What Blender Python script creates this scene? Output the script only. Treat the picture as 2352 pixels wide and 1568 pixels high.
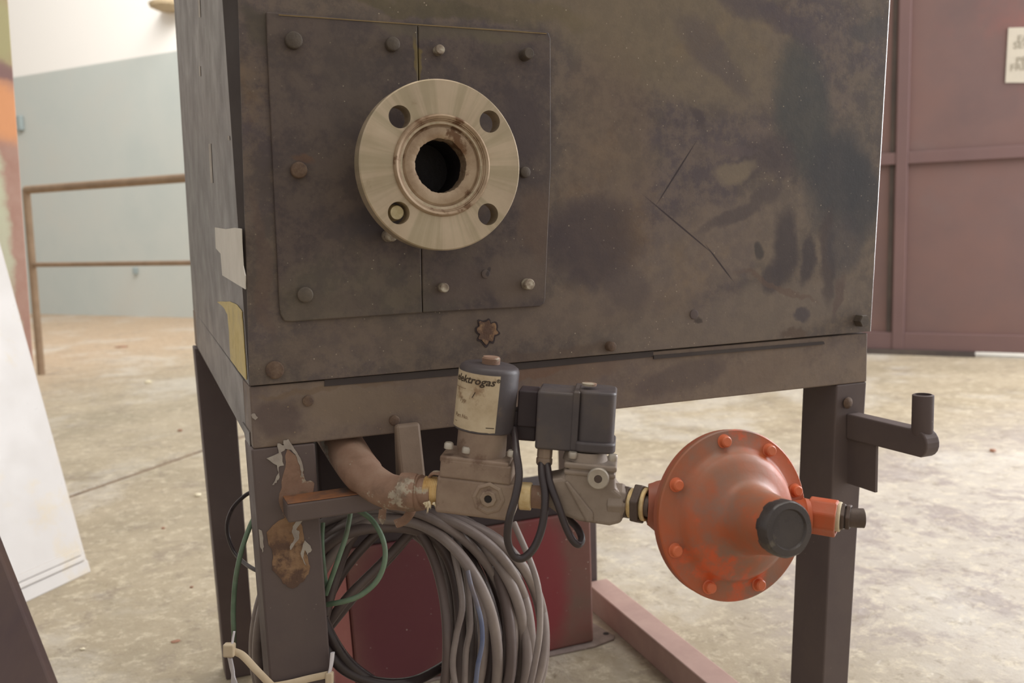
import bpy, bmesh, math, random
from mathutils import Vector, Matrix, noise
from math import sin, cos, pi, radians

random.seed(7)
S = bpy.context.scene
for o in list(bpy.data.objects):
    bpy.data.objects.remove(o)
COL = S.collection

# ------------------------------------------------------------------ camera
FPX, TH, PH, RO = 2080.0, radians(23), radians(6.8), radians(1.6)
CAM = Vector((0, -0.92, 0.78))
f0 = Vector((sin(TH), cos(TH), 0)); r0 = Vector((cos(TH), -sin(TH), 0)); zz = Vector((0, 0, 1))
VF = cos(PH) * f0 - sin(PH) * zz; u0 = sin(PH) * f0 + cos(PH) * zz
VR = cos(RO) * r0 - sin(RO) * u0; VU = sin(RO) * r0 + cos(RO) * u0
cd = bpy.data.cameras.new('camera'); cam = bpy.data.objects.new('camera', cd); COL.objects.link(cam)
cd.sensor_width = 36; cd.lens = 36 * FPX / 2352; cd.clip_start = 0.02; cd.clip_end = 200
cam.matrix_world = Matrix(((VR.x, VU.x, -VF.x, CAM.x), (VR.y, VU.y, -VF.y, CAM.y), (VR.z, VU.z, -VF.z, CAM.z), (0, 0, 0, 1)))
S.camera = cam
cd.dof.use_dof = True; cd.dof.focus_distance = 0.98; cd.dof.aperture_fstop = 7.0
cd.dof.aperture_blades = 0

# ------------------------------------------------------------------ light and exposure
S.view_settings.view_transform = 'Standard'; S.view_settings.look = 'None'
S.view_settings.gamma = 1.0; S.view_settings.use_curve_mapping = False
S.view_settings.exposure = 0.0
w = bpy.data.worlds.new('world'); S.world = w; w.use_nodes = True
w.node_tree.nodes['Background'].inputs[0].default_value = (1.0, 0.955, 0.90, 1)
w.node_tree.nodes['Background'].inputs[1].default_value = 0.62

def area(name, loc, target, sx, sy, power, color):
    l = bpy.data.lights.new(name, 'AREA'); l.shape = 'RECTANGLE'; l.size = sx; l.size_y = sy
    l.energy = power; l.color = color
    o = bpy.data.objects.new(name, l); COL.objects.link(o)
    o.location = loc
    o.rotation_euler = (Vector(target) - Vector(loc)).to_track_quat('-Z', 'Y').to_euler()
    return o
area('roof_light', (1.5, 2.0, 5.6), (1.5, 2.0, 0), 5, 7, 230, (1.0, 0.93, 0.83))
area('yard_doorway', (5.2, 0.3, 1.9), (0.8, 0.9, 0.3), 3.0, 3.2, 290, (0.94, 0.96, 1.0))
area('wall_fill_light', (0.4, 6.2, 5.2), (-0.4, 9.9, 2.2), 6, 1.2, 260, (1.0, 0.98, 0.95))  # unseen fill lamp added to brighten the far wall
area('yard_daylight', (8.0, 6.0, 4.0), (7.0, 5.0, 0), 5, 5, 700, (1.0, 0.98, 0.95))

# ------------------------------------------------------------------ projection helpers (photo pixel -> point on a real plane)
def ray(x, y): return VF + (x - 1176) / FPX * VR - (y - 784) / FPX * VU
def PZ(x, y, d): return CAM + ray(x, y) * d
def PY(x, y, yy=0.0):
    v = ray(x, y); return CAM + v * ((yy - CAM.y) / v.y)
def PX(x, y, xx):
    v = ray(x, y); return CAM + v * ((xx - CAM.x) / v.x)
def PG(x, y, z=0.0):
    v = ray(x, y); return CAM + v * ((z - CAM.z) / v.z)
def PP(x, y, p0, n):
    v = ray(x, y); return CAM + v * ((p0 - CAM).dot(n) / v.dot(n))

# ------------------------------------------------------------------ materials
def lin(c):
    return tuple(((v / 255) / 12.92 if v / 255 <= 0.04045 else ((v / 255 + 0.055) / 1.055) ** 2.4) for v in c) + (1,)

class NT:
    def __init__(s, m): s.t = m.node_tree; s.n = s.t.nodes; s.l = s.t.links
    def add(s, typ, **kw):
        n = s.n.new(typ)
        for k, v in kw.items(): setattr(n, k, v)
        return n
    def inp(s, n, i, v):
        if isinstance(v, bpy.types.NodeSocket): s.l.new(v, n.inputs[i])
        else: n.inputs[i].default_value = v
    def math(s, op, a, b=0.0, c=None):
        n = s.add('ShaderNodeMath', operation=op); s.inp(n, 0, a); s.inp(n, 1, b)
        if c is not None: s.inp(n, 2, c)
        return n.outputs[0]
    def vmath(s, op, a, b=(0, 0, 0)):
        n = s.add('ShaderNodeVectorMath', operation=op); s.inp(n, 0, a); s.inp(n, 1, b)
        return n.outputs['Value'] if op in ('DOT_PRODUCT', 'LENGTH') else n.outputs[0]
    def mix(s, f, a, b, typ='MIX'):
        n = s.add('ShaderNodeMix', data_type='RGBA', blend_type=typ)
        s.inp(n, 0, f); s.inp(n, 6, a); s.inp(n, 7, b)
        return n.outputs[2]
    def ramp(s, f, stops):
        n = s.add('ShaderNodeValToRGB'); s.l.new(f, n.inputs[0])
        e = n.color_ramp.elements
        while len(e) < len(stops): e.new(0.5)
        for i, (p, c) in enumerate(stops): e[i].position = p; e[i].color = c
        return n.outputs[0]
    def rng(s, v, a, b, c=0.0, d=1.0, smooth=True):
        n = s.add('ShaderNodeMapRange'); n.clamp = True
        if smooth: n.interpolation_type = 'SMOOTHSTEP'
        s.inp(n, 0, v); s.inp(n, 1, a); s.inp(n, 2, b); s.inp(n, 3, c); s.inp(n, 4, d)
        return n.outputs[0]
    def noise(s, vec, scale, detail=4.0, rough=0.6, dist=0.0):
        n = s.add('ShaderNodeTexNoise'); s.l.new(vec, n.inputs['Vector'])
        n.inputs['Scale'].default_value = scale; n.inputs['Detail'].default_value = detail
        n.inputs['Roughness'].default_value = rough; n.inputs['Distortion'].default_value = dist
        return n.outputs
    def voro(s, vec, scale, feat='F1'):
        n = s.add('ShaderNodeTexVoronoi', feature=feat); s.l.new(vec, n.inputs['Vector'])
        n.inputs['Scale'].default_value = scale
        return n.outputs

def mat(name, cols, scale=8, detail=6, rough=0.7, metal=0.0, bump=0.15, bscale=60, speck=None, spscale=220,
        sth=0.09, stretch=None, second=None, stains=None, spec=0.35, extra=None, dist=0.0, grain=0.0):
    """cols: list of sRGB triples laid out along a noise; second: (sRGB, noise scale, lo, hi); stains: list of blobs"""
    m = bpy.data.materials.new(name); m.use_nodes = True
    t = NT(m); b = t.n['Principled BSDF']
    tc = t.add('ShaderNodeTexCoord').outputs['Object']
    v = tc
    if stretch: v = t.vmath('MULTIPLY', tc, stretch)
    nz = t.noise(v, scale, detail, 0.62, dist)
    k = len(cols)
    if k == 1: c = t.mix(0.0, lin(cols[0]), lin(cols[0]))
    else: c = t.ramp(nz[0], [(0.32 + 0.36 * i / (k - 1), lin(x)) for i, x in enumerate(cols)])
    if second:
        for (sc, s2, lo, hi) in (second if isinstance(second, list) else [second]):
            n2 = t.noise(t.vmath('ADD', tc, (3.1 + s2, 1.7, 5.2)), s2, 6, 0.65)[0]
            c = t.mix(t.rng(n2, lo, hi), c, lin(sc))
    if grain:
        g1 = t.noise(t.vmath('ADD', tc, (2, 4, 6)), 42, 8, .75)[0]
        c = t.mix(t.rng(g1, .40, .60, 0, grain), c, lin((142, 124, 106)))
        g2 = t.noise(t.vmath('ADD', tc, (5, 1, 3)), 17, 8, .75)[0]
        c = t.mix(t.rng(g2, .50, .66, 0, grain), c, lin((72, 62, 62)))
    if stains:
        dn = t.noise(tc, 14, 4, 0.6)[1]
        q = t.vmath('ADD', tc, t.vmath('MULTIPLY', t.vmath('SUBTRACT', dn, (0.5, 0.5, 0.5)), (0.05, 0.05, 0.05)))
        groups = {}
        for (cen, e1, e2, col, st) in stains:
            r_ = t.vmath('SUBTRACT', q if e2.length < 250 else tc, cen)
            a = t.vmath('DOT_PRODUCT', r_, e1); bb = t.vmath('DOT_PRODUCT', r_, e2)
            d = t.math('ADD', t.math('MULTIPLY', a, a), t.math('MULTIPLY', bb, bb))
            c = t.mix(t.rng(d, 1.15, 0.25, 0.0, st), c, lin(col))
    if speck:
        vo = t.voro(tc, spscale)
        gate = t.rng(t.noise(tc, 9, 3)[0], 0.42, 0.62)
        rnd = t.math('GREATER_THAN', t.math('FRACT', t.math('MULTIPLY', vo['Color'], 7.31)), 0.80)
        sp = t.math('MULTIPLY', t.math('MULTIPLY', t.rng(vo['Distance'], sth * 2.2, sth), rnd), t.math('MULTIPLY_ADD', gate, 0.8, 0.15))
        c = t.mix(sp, c, lin(speck))
    if extra: c = extra(t, tc, c)
    t.l.new(c, b.inputs['Base Color'])
    rn = t.noise(tc, bscale * 0.3, 4)[0]
    t.l.new(t.rng(rn, 0.3, 0.7, max(0.02, rough - 0.1), min(1, rough + 0.1), False), b.inputs['Roughness'])
    b.inputs['Metallic'].default_value = metal
    b.inputs['Specular IOR Level'].default_value = spec
    if bump:
        bn = t.add('ShaderNodeBump'); bn.inputs['Strength'].default_value = bump; bn.inputs['Distance'].default_value = 0.002
        t.l.new(t.noise(tc, bscale, 6, 0.7)[0], bn.inputs['Height']); t.l.new(bn.outputs[0], b.inputs['Normal'])
    return m

def stain(px, py, rx, ry, ang, col, st, plane=PY):
    """ellipse on the front sheet given in photo pixels: centre, radii, angle (deg, ccw in picture)"""
    c = plane(px, py); a = radians(ang)
    p1 = plane(px + rx * cos(a), py - rx * sin(a)) - c; p2 = plane(px - ry * sin(a), py - ry * cos(a)) - c
    return (tuple(c), p1 / p1.length_squared, p2 / p2.length_squared, col, st)

K1, K2, K3 = (78, 69, 69), (101, 91, 86), (120, 106, 94)
front_stains = [
    stain(1560, 90, 330, 170, -10, (128, 114, 92), .55), stain(1400, 380, 120, 330, 0, (122, 103, 86), .35),
    stain(1650, 560, 260, 110, 15, (131, 116, 102), .45), stain(1700, 730, 330, 70, 5, (124, 111, 100), .6),
    stain(1300, 720, 330, 60, 4, (118, 103, 92), .5), stain(800, 790, 230, 50, 4, (112, 97, 86), .35),
    stain(1350, 560, 130, 120, 0, (74, 64, 66), .75), stain(1440, 660, 60, 70, 60, (84, 74, 74), .5),
    stain(1840, 240, 70, 190, 8, (72, 74, 74), .75), stain(1920, 400, 100, 110, 30, (66, 66, 70), .85),
    stain(1970, 440, 50, 120, 20, (66, 65, 68), .85), stain(1760, 360, 75, 60, 0, (80, 70, 72), .7),
    stain(1800, 560, 32, 110, 4, (72, 64, 66), .85), stain(1850, 590, 20, 70, -10, (72, 64, 66), .85),
    stain(1900, 590, 22, 120, 6, (76, 66, 66), .8), stain(1775, 640, 26, 50, -15, (74, 66, 68), .8),
    stain(1940, 560, 45, 80, 0, (74, 70, 74), .6), stain(1700, 480, 120, 22, 20, (84, 74, 74), .7),
    stain(1925, 680, 12, 55, -8, (98, 82, 76), .8), stain(1740, 580, 16, 22, 20, (76, 70, 68), .9),
    stain(1750, 30, 200, 40, -12, (84, 74, 80), .6), stain(1640, 130, 120, 40, -30, (86, 76, 80), .5),
    stain(2000, 60, 60, 30, 10, (80, 76, 78), .6), stain(1600, 265, 14, 30, 35, (80, 70, 72), .8),
    stain(1680, 340, 70, 14, -4, (96, 84, 86), .6), stain(1680, 392, 60, 30, 8, (132, 118, 100), .7),
    stain(1550, 398, 90, 2.2, 48, (60, 50, 52), .95), stain(1560, 520, 110, 2.2, -31, (60, 50, 52), .95),
    stain(1650, 605, 55, 2.2, -42, (60, 50, 52), .95), stain(1780, 660, 110, 9, -14, (104, 84, 74), .6),
    stain(1210, 280, 60, 100, 0, (76, 66, 66), .8), stain(1180, 20, 200, 30, -4, (110, 98, 72), .5),
    stain(950, 15, 300, 22, -2, (92, 84, 60), .6), stain(590, 60, 40, 60, 0, (84, 78, 66), .6),
    stain(600, 600, 22, 200, 2, (104, 86, 78), .5), stain(1250, 820, 180, 16, 6, (96, 80, 70), .5),
    stain(1600, 722, 12, 12, 0, (74, 64, 60), .9), stain(1838, 725, 18, 20, 0, (82, 74, 76), .9),
    stain(1820, 765, 30, 12, 0, (94, 78, 68), .8), stain(1116, 630, 10, 10, 0, (68, 60, 60), .9),
]
plate_stains = [
    stain(960, 140, 10, 70, 2, (122, 106, 66), .8), stain(1130, 80, 130, 26, -4, (104, 94, 78), .4),
    stain(780, 200, 60, 140, 0, (88, 78, 72), .35), stain(1180, 640, 90, 60, 0, (108, 94, 84), .7),
    stain(1230, 520, 50, 110, 0, (106, 88, 76), .6), stain(1050, 650, 70, 50, 0, (100, 86, 80), .6),
    stain(860, 500, 90, 60, 30, (66, 60, 64), .8), stain(690, 360, 30, 14, 0, (112, 84, 66), .6),
    stain(1118, 630, 9, 9, 0, (66, 58, 58), .9), stain(1190, 290, 60, 100, 0, (74, 64, 66), .75),
    stain(760, 700, 120, 30, 3, (96, 84, 76), .4), stain(960, 60, 260, 26, -4, (104, 96, 78), .4),
]
beam_stains = [
    stain(840, 930, 130, 50, 5, (126, 110, 94), .6), stain(950, 930, 60, 30, 0, (122, 106, 92), .5),
    stain(1330, 850, 120, 30, 5, (120, 100, 86), .6), stain(1750, 850, 120, 36, 5, (122, 106, 94), .6),
    stain(1560, 870, 120, 40, 5, (92, 80, 78), .6), stain(640, 960, 60, 60, 0, (90, 76, 74), .7),
    stain(650, 1060, 40, 60, 0, (104, 88, 76), .7), stain(760, 890, 190, 10, 5, (116, 96, 76), .5),
    stain(1200, 860, 130, 12, 5, (118, 88, 70), .5),
]
M = {}
M['front'] = mat('dirty_steel_front', [(86, 76, 74), (96, 86, 80), (108, 96, 86)], 5, 8, .5, 0, .14, 90, (168, 154, 136), 190, .08,
                 second=[((90, 80, 82), 3.2, .5, .62), ((114, 94, 76), 7.5, .58, .74), ((98, 90, 70), 2.2, .6, .75)], stains=front_stains, spec=.3, grain=.34)
M['plate'] = mat('dark_cover_steel', [(76, 66, 67), (81, 71, 70), (88, 78, 73)], 6, 8, .5, 0, .15, 90, (160, 150, 130), 200, .075,
                 second=[((92, 84, 74), 4.2, .52, .66)], stains=plate_stains, spec=.3, grain=.2)
M['beam'] = mat('rusty_frame_steel', [(108, 95, 90), (124, 109, 98), (134, 118, 104)], 7, 8, .6, 0, .22, 80, (150, 130, 105), 200, .08,
                second=[((110, 96, 92), 4.0, .5, .65), ((136, 110, 88), 9, .64, .78)], stains=beam_stains, spec=.25, grain=.3)
M['strap'] = mat('dusty_strap_steel', [(128, 110, 96), (142, 124, 108)], 20, 5, .6, 0, .2, 120)
M['leg'] = mat('dark_leg_steel', [(92, 80, 80), (98, 86, 84), (106, 93, 88)], 5, 7, .6, 0, .1, 80, (140, 130, 120), 160, .06, spec=.25)
M['side'] = mat('grey_side_sheet', [(98, 91, 87), (103, 96, 93), (110, 103, 99)], 4, 8, .45, 0, .08, 60, (170, 165, 155), 150, .07,
                stretch=(1, 1.2, .12), second=[((104, 99, 92), 2.5, .5, .75)], spec=.35)
M['dark'] = mat('soot_dark', [(60, 50, 52), (70, 60, 60)], 8, 5, .8, 0, .1, 60)
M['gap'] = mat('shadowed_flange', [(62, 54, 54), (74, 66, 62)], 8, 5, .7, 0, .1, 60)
M['edge'] = mat('edge_highlight_steel', [(225, 225, 225), (238, 238, 238)], 20, 3, .28, .8, 0, 60)
M['rustbolt'] = mat('rusty_bolt', [(86, 70, 62), (104, 84, 70), (120, 100, 84)], 90, 4, .7, .1, .4, 400)
M['darkbolt'] = mat('dark_bolt', [(82, 73, 66), (96, 86, 76)], 90, 4, .55, .2, .3, 400)
M['palebolt'] = mat('worn_bolt', [(120, 106, 94), (158, 144, 128), (205, 198, 180)], 120, 4, .45, .4, .3, 400)
M['steelpale'] = mat('bare_machined', [(170, 155, 132), (196, 184, 160)], 90, 4, .32, .9, .1, 300)
M['palestud'] = mat('bare_stud', [(196, 180, 136), (226, 214, 176)], 160, 4, .35, .3, .3, 300)
M['rustpatch'] = mat('rust_crust', [(110, 82, 62), (140, 110, 84), (158, 128, 98)], 30, 6, .85, 0, .6, 140, second=[((98, 76, 64), 22, .5, .6)])
M['orangerust'] = mat('orange_rust', [(128, 88, 66), (150, 102, 70), (112, 86, 72)], 26, 6, .85, 0, .4, 140, second=[((96, 80, 72), 16, .56, .72)])
M['foil'] = mat('grey_tape', [(138, 128, 120), (160, 150, 140), (176, 168, 156)], 40, 5, .6, 0, .2, 200)
M['paper'] = mat('off_white_paper', [(206, 200, 190), (218, 212, 203)], 20, 4, .75, 0, .2, 60)
M['yellow'] = mat('yellow_paper', [(186, 164, 106), (206, 186, 128), (190, 172, 126)], 26, 4, .7, 0, .2, 60,
                  second=[((150, 138, 110), 40, .58, .72)])

def fl_extra(t, tc, c):
    # turned face: sectors of slightly different brushing around the axis
    p = t.vmath('SUBTRACT', tc, tuple(FLC))
    sx = t.add('ShaderNodeSeparateXYZ'); t.l.new(p, sx.inputs[0])
    ang = t.math('ARCTAN2', sx.outputs[0], sx.outputs[2])
    rad = t.vmath('LENGTH', p)
    cb = t.add('ShaderNodeCombineXYZ'); t.l.new(t.math('MULTIPLY', ang, 5.0), cb.inputs[0]); t.l.new(t.math('MULTIPLY', rad, 3.0), cb.inputs[1])
    n = t.noise(cb.outputs[0], 1.0, 3)[0]
    return t.mix(t.rng(n, .4, .62, 0, .5), c, lin((150, 140, 112)))
FLC = PY(1016, 380, -0.072)
M['flange'] = mat('turned_steel', [(178, 160, 138), (190, 172, 148), (200, 182, 158)], 12, 6, .42, .55, .04, 200, extra=fl_extra,
                  second=[((140, 118, 92), 24, .66, .8)])
M['flangerim'] = mat('turned_rim', [(160, 142, 110), (186, 168, 132)], 40, 4, .35, .8, .05, 200)
M['flangehub'] = mat('rusty_hub', [(136, 112, 90), (168, 146, 122), (186, 166, 142)], 30, 6, .5, .4, .2, 200, second=[((116, 88, 66), 40, .55, .65)])
M['bore'] = mat('dark_bore', [(38, 34, 36), (48, 44, 44)], 30, 4, .5, .3, .3, 200)

M['castgrey'] = mat('dusty_cast_aluminium', [(134, 114, 100), (150, 130, 114), (160, 142, 124)], 22, 6, .6, .15, .15, 260,
                    second=[((120, 98, 84), 34, .56, .68)])
M['castgrey2'] = mat('grey_cast_aluminium', [(128, 114, 104), (142, 128, 116), (154, 140, 128)], 22, 6, .55, .2, .15, 260,
                     second=[((116, 100, 88), 30, .6, .72)])
M['coilblack'] = mat('dusty_black_plastic', [(76, 70, 72), (84, 77, 78), (96, 86, 80)], 20, 6, .45, 0, .1, 200,
                     second=[((112, 96, 82), 26, .62, .78)])
M['coildark'] = mat('black_plastic', [(58, 48, 52), (66, 56, 58)], 20, 6, .5, 0, .05, 200)
M['label'] = mat('soiled_cream_label', [(176, 156, 128), (196, 178, 150), (206, 190, 162)], 34, 5, .6, 0, .1, 120,
                 second=[((150, 124, 98), 44, .58, .7), ((214, 202, 184), 16, .6, .75)])
M['ink'] = mat('faded_ink', [(58, 48, 40), (76, 62, 50)], 60, 4, .7, 0, 0, 60)
M['inkfaint'] = mat('worn_ink', [(150, 126, 100), (130, 106, 84)], 60, 4, .7, 0, 0, 60)
M['brass'] = mat('brass_thread', [(196, 160, 104), (220, 192, 140), (236, 214, 170)], 50, 4, .45, .3, .2, 300)
M['ptfe'] = mat('thread_tape', [(198, 182, 152), (224, 210, 180)], 60, 4, .7, 0, .4, 300)
M['elbow'] = mat('painted_rusty_elbow', [(122, 96, 80), (146, 116, 98), (156, 130, 112)], 26, 6, .7, 0, .3, 220,
                 second=[((172, 160, 142), 22, .56, .59), ((112, 96, 82), 17, .54, .66)])
M['nut'] = mat('blackened_nut', [(82, 70, 64), (98, 84, 76)], 50, 4, .5, .2, .2, 300)
M['zinc'] = mat('zinc_plug', [(168, 158, 146), (190, 182, 170)], 40, 4, .4, .5, .05, 300)
M['orange'] = mat('dusty_orange_enamel', [(190, 84, 42), (178, 90, 54), (160, 98, 70), (142, 100, 78)], 7, 5, .46, 0, .1, 160,
                  second=[((140, 106, 90), 9, .46, .62), ((204, 90, 50), 12, .54, .64)], spec=.45, dist=.4)
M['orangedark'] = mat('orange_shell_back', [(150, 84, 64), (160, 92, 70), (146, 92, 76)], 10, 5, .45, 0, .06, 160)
M['orangebolt'] = mat('orange_bolt', [(212, 108, 68), (200, 112, 78)], 30, 5, .4, 0, .06, 160)
M['blackcap'] = mat('black_cap', [(62, 56, 56), (74, 66, 62)], 30, 5, .3, 0, .1, 200, second=[((100, 92, 80), 34, .6, .7)], spec=.5)
M['cable'] = mat('dusty_grey_cable', [(124, 112, 108), (142, 130, 126), (158, 146, 140)], 14, 5, .42, 0, .05, 200, spec=.5)
M['cabledark'] = mat('dusty_dark_cable', [(98, 86, 84), (114, 100, 96)], 14, 5, .45, 0, .05, 200, spec=.45)
M['cableblack'] = mat('black_cable', [(56, 48, 50), (70, 60, 60)], 14, 5, .35, 0, .05, 200, spec=.5)
M['green'] = mat('green_wire', [(92, 112, 90), (118, 140, 116), (110, 114, 96)], 20, 4, .45, 0, 0, 60)
M['blue'] = mat('blue_wire', [(96, 106, 140), (118, 124, 146), (120, 112, 116)], 20, 4, .4, 0, 0, 60)
M['tie'] = mat('cream_nylon', [(206, 186, 156), (222, 204, 176)], 30, 4, .45, 0, 0, 60)
M['tiewhite'] = mat('clear_nylon', [(214, 208, 214), (226, 222, 226)], 30, 4, .4, 0, 0, 60)

def red_extra(t, tc, c):
    return c
RBY = 0.54
red_st = [(tuple(PY(930, 1410, RBY)), Vector((1 / .105, 0, 0)), Vector((0, 0, 1 / .19)), (104, 52, 60), .9),
          (tuple(PY(1235, 1350, RBY)), Vector((1 / .07, 0, 0)), Vector((0, 0, 1 / .17)), (138, 58, 64), .9)]
M['redbox'] = mat('dusty_maroon_enamel', [(112, 76, 72), (124, 86, 78), (118, 92, 82)], 8, 5, .5, 0, .06, 120, (200, 190, 180), 80, .05,
                  stains=red_st)
M['redlit'] = mat('lit_maroon_side', [(168, 104, 102), (182, 120, 116)], 8, 5, .5, 0, .06, 120)  # paler copy of the maroon, side light put into the colour
M['mauvebar'] = mat('dusty_mauve_bar', [(172, 142, 134), (186, 156, 146)], 14, 5, .55, 0, .06, 120)
M['whitepanel'] = mat('white_enamel_panel', [(196, 192, 188), (204, 200, 196)], 4, 5, .35, 0, .03, 40, (170, 160, 140), 14, .03,
                      second=[((202, 190, 168), 5, .56, .72)], spec=.45)
M['column'] = mat('column_old_paint', [(186, 146, 132), (198, 158, 142), (204, 170, 152)], 7, 6, .7, 0, .3, 60,
                  second=[((232, 172, 124), 3.2, .54, .6), ((206, 210, 186), 2.6, .58, .62)])
M['rail'] = mat('brown_rail_paint', [(140, 118, 96), (158, 134, 110)], 10, 4, .6, 0, 0, 60)
M['gate'] = mat('dull_maroon_gate', [(104, 84, 82), (112, 88, 84), (118, 90, 84)], 1.6, 6, .5, 0, .05, 20,
                second=[((112, 100, 98), 1.1, .52, .78), ((128, 86, 80), .9, .55, .75)], spec=.4)
M['gateframe'] = mat('maroon_gate_frame', [(106, 84, 83), (114, 89, 86)], 2, 5, .5, 0, .05, 20)
M['sill'] = mat('dark_sill', [(70, 62, 60), (90, 80, 74)], 6, 4, .8, 0, .1, 40)
M['sign'] = mat('sign_card', [(186, 178, 164), (194, 186, 170)], 6, 4, .7, 0, 0, 40)
M['signink'] = mat('sign_faded_ink', [(146, 138, 122), (138, 130, 116)], 6, 4, .7, 0, 0, 40)
M['yardground'] = mat('bright_yard_concrete', [(222, 218, 206), (236, 232, 222)], 4, 4, .8, 0, 0, 40)
M['pebble'] = mat('pale_chip', [(214, 204, 176), (230, 222, 198)], 60, 4, .8, 0, .2, 100)
M['pebblebrown'] = mat('brown_chip', [(140, 112, 92), (170, 120, 100)], 60, 4, .8, 0, .2, 100)
M['beige'] = mat('beige_fixture', [(176, 158, 128), (190, 172, 142)], 20, 4, .6, 0, 0, 60)
M['rustboard'] = mat('dark_brown_steel_sheet', [(80, 64, 66), (92, 74, 70), (100, 78, 68)], 5, 6, .55, 0, .1, 60, stretch=(2, 2, .6))

def bluewall(t, tc, c):
    sx = t.add('ShaderNodeSeparateXYZ'); t.l.new(tc, sx.inputs[0])
    return t.mix(t.rng(sx.outputs[2], DADO - .01, DADO + .01), c, lin((250, 248, 244)))

# ------------------------------------------------------------------ mesh helpers
class MB:
    def __init__(s): s.b = bmesh.new()
    def _tag(s, vs, Mx):
        if Mx is not None:
            for v in vs: v.co = Mx @ v.co
    def box(s, c, size, Mx=None):
        r = bmesh.ops.create_cube(s.b, size=1.0)
        for v in r['verts']: v.co = Vector((v.co.x * size[0] + c[0], v.co.y * size[1] + c[1], v.co.z * size[2] + c[2]))
        s._tag(r['verts'], Mx); return s
    def hexa(s, b4, t4):
        vb = [s.b.verts.new(p) for p in b4]; vt = [s.b.verts.new(p) for p in t4]
        s.b.faces.new(vb[::-1]); s.b.faces.new(vt)
        for i in range(4): s.b.faces.new((vb[i], vb[(i + 1) % 4], vt[(i + 1) % 4], vt[i]))
        return s
    def prism(s, pts, n):
        """closed outline pts extruded along n"""
        n = Vector(n); a = [s.b.verts.new(p) for p in pts]; c = [s.b.verts.new(Vector(p) + n) for p in pts]
        k = len(a); s.b.faces.new(a[::-1]); s.b.faces.new(c)
        for i in range(k): s.b.faces.new((a[i], a[(i + 1) % k], c[(i + 1) % k], c[i]))
        return s
    def lathe(s, prof, Mx=None, seg=48, close=False, hexr=None):
        """prof: list of (r, z); r=0 makes a pole"""
        rings = []
        for (r, z) in prof:
            if r < 1e-7: v = s.b.verts.new((0, 0, z)); rings.append([v]); s._tag([v], Mx)
            else:
                ring = [s.b.verts.new((r * cos(2 * pi * i / seg), r * sin(2 * pi * i / seg), z)) for i in range(seg)]
                s._tag(ring, Mx); rings.append(ring)
        pairs = list(zip(rings, rings[1:])) + ([(rings[-1], rings[0])] if close else [])
        for a, b in pairs:
            for i in range(seg):
                j = (i + 1) % seg
                if len(a) == 1 and len(b) == 1: continue
                if len(a) == 1: s.b.faces.new((a[0], b[i], b[j]))
                elif len(b) == 1: s.b.faces.new((a[i], a[j], b[0]))
                else: s.b.faces.new((a[i], a[j], b[j], b[i]))
        return s
    def tube(s, pts, r, seg=10, closed=False, flat=None):
        pts = [Vector(p) for p in pts]; n = len(pts); rings = []
        up = None
        for i, p in enumerate(pts):
            if closed: t = pts[(i + 1) % n] - pts[i - 1]
            else: t = pts[min(i + 1, n - 1)] - pts[max(i - 1, 0)]
            t.normalize()
            if up is None: up = t.orthogonal().normalized() if flat is None else Vector(flat)
            up = (up - up.dot(t) * t).normalized() if flat is None else (Vector(flat) - Vector(flat).dot(t) * t).normalized()
            q = t.cross(up)
            rr = r(i / (n - 1)) if callable(r) else r
            ra, rb = rr if isinstance(rr, tuple) else (rr, rr)
            rings.append([s.b.verts.new(p + up * (cos(2 * pi * k / seg) * ra) + q * (sin(2 * pi * k / seg) * rb)) for k in range(seg)])
        m = n if closed else n - 1
        for i in range(m):
            a, b = rings[i], rings[(i + 1) % n]
            sh = 0
            if closed and i == n - 1:
                sh = min(range(seg), key=lambda h: (b[h].co - a[0].co).length)
            for k in range(seg):
                s.b.faces.new((a[k], a[(k + 1) % seg], b[(k + 1 + sh) % seg], b[(k + sh) % seg]))
        if not closed:
            s.b.faces.new(rings[0][::-1]); s.b.faces.new(rings[-1])
        return s
    def build(s, name, m, parent=None, smooth=False, bevel=0.0, bseg=2, sub=0):
        bmesh.ops.recalc_face_normals(s.b, faces=s.b.faces)
        me = bpy.data.meshes.new(name); s.b.to_mesh(me); s.b.free()
        return link(name, me, m, parent, smooth, bevel, bseg, sub)

def link(name, me, m, parent=None, smooth=False, bevel=0.0, bseg=2, sub=0):
    me.materials.append(M[m] if isinstance(m, str) else m)
    o = bpy.data.objects.new(name, me); COL.objects.link(o)
    if smooth:
        me.shade_smooth()
        try: me.set_sharp_from_angle(angle=radians(38))
        except Exception: pass
    if bevel:
        b = o.modifiers.new('bevel', 'BEVEL'); b.width = bevel; b.segments = bseg; b.limit_method = 'ANGLE'; b.angle_limit = radians(35)
        b.harden_normals = False
    if sub:
        b = o.modifiers.new('sub', 'SUBSURF'); b.levels = sub; b.render_levels = sub
    if parent is not None:
        o.parent = parent; o.matrix_parent_inverse = Matrix.Translation(-root_loc(parent))
    return o
def root_loc(p):
    l = p.location.copy()
    return l if p.parent is None else Vector((0, 0, 0)) + l
def thing(name, label, cat, loc=(0, 0, 0), group=None):
    o = bpy.data.objects.new(name, None); COL.objects.link(o); o.location = loc; o.empty_display_size = .05
    return tag(o, label, cat, group)
def tag(o, label, cat, group=None):
    o['label'] = label; o['category'] = cat
    if group: o['group'] = group
    return o
def plabel(o, label): o['label'] = label; return o
def struct(o): o['kind'] = 'structure'; return o
def frame(org, z, xh=(1, 0, 0)):
    z = Vector(z).normalized(); x = Vector(xh); x = (x - x.dot(z) * z).normalized(); y = z.cross(x)
    return Matrix(((x.x, y.x, z.x, org[0]), (x.y, y.y, z.y, org[1]), (x.z, y.z, z.z, org[2]), (0, 0, 0, 1)))
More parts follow.
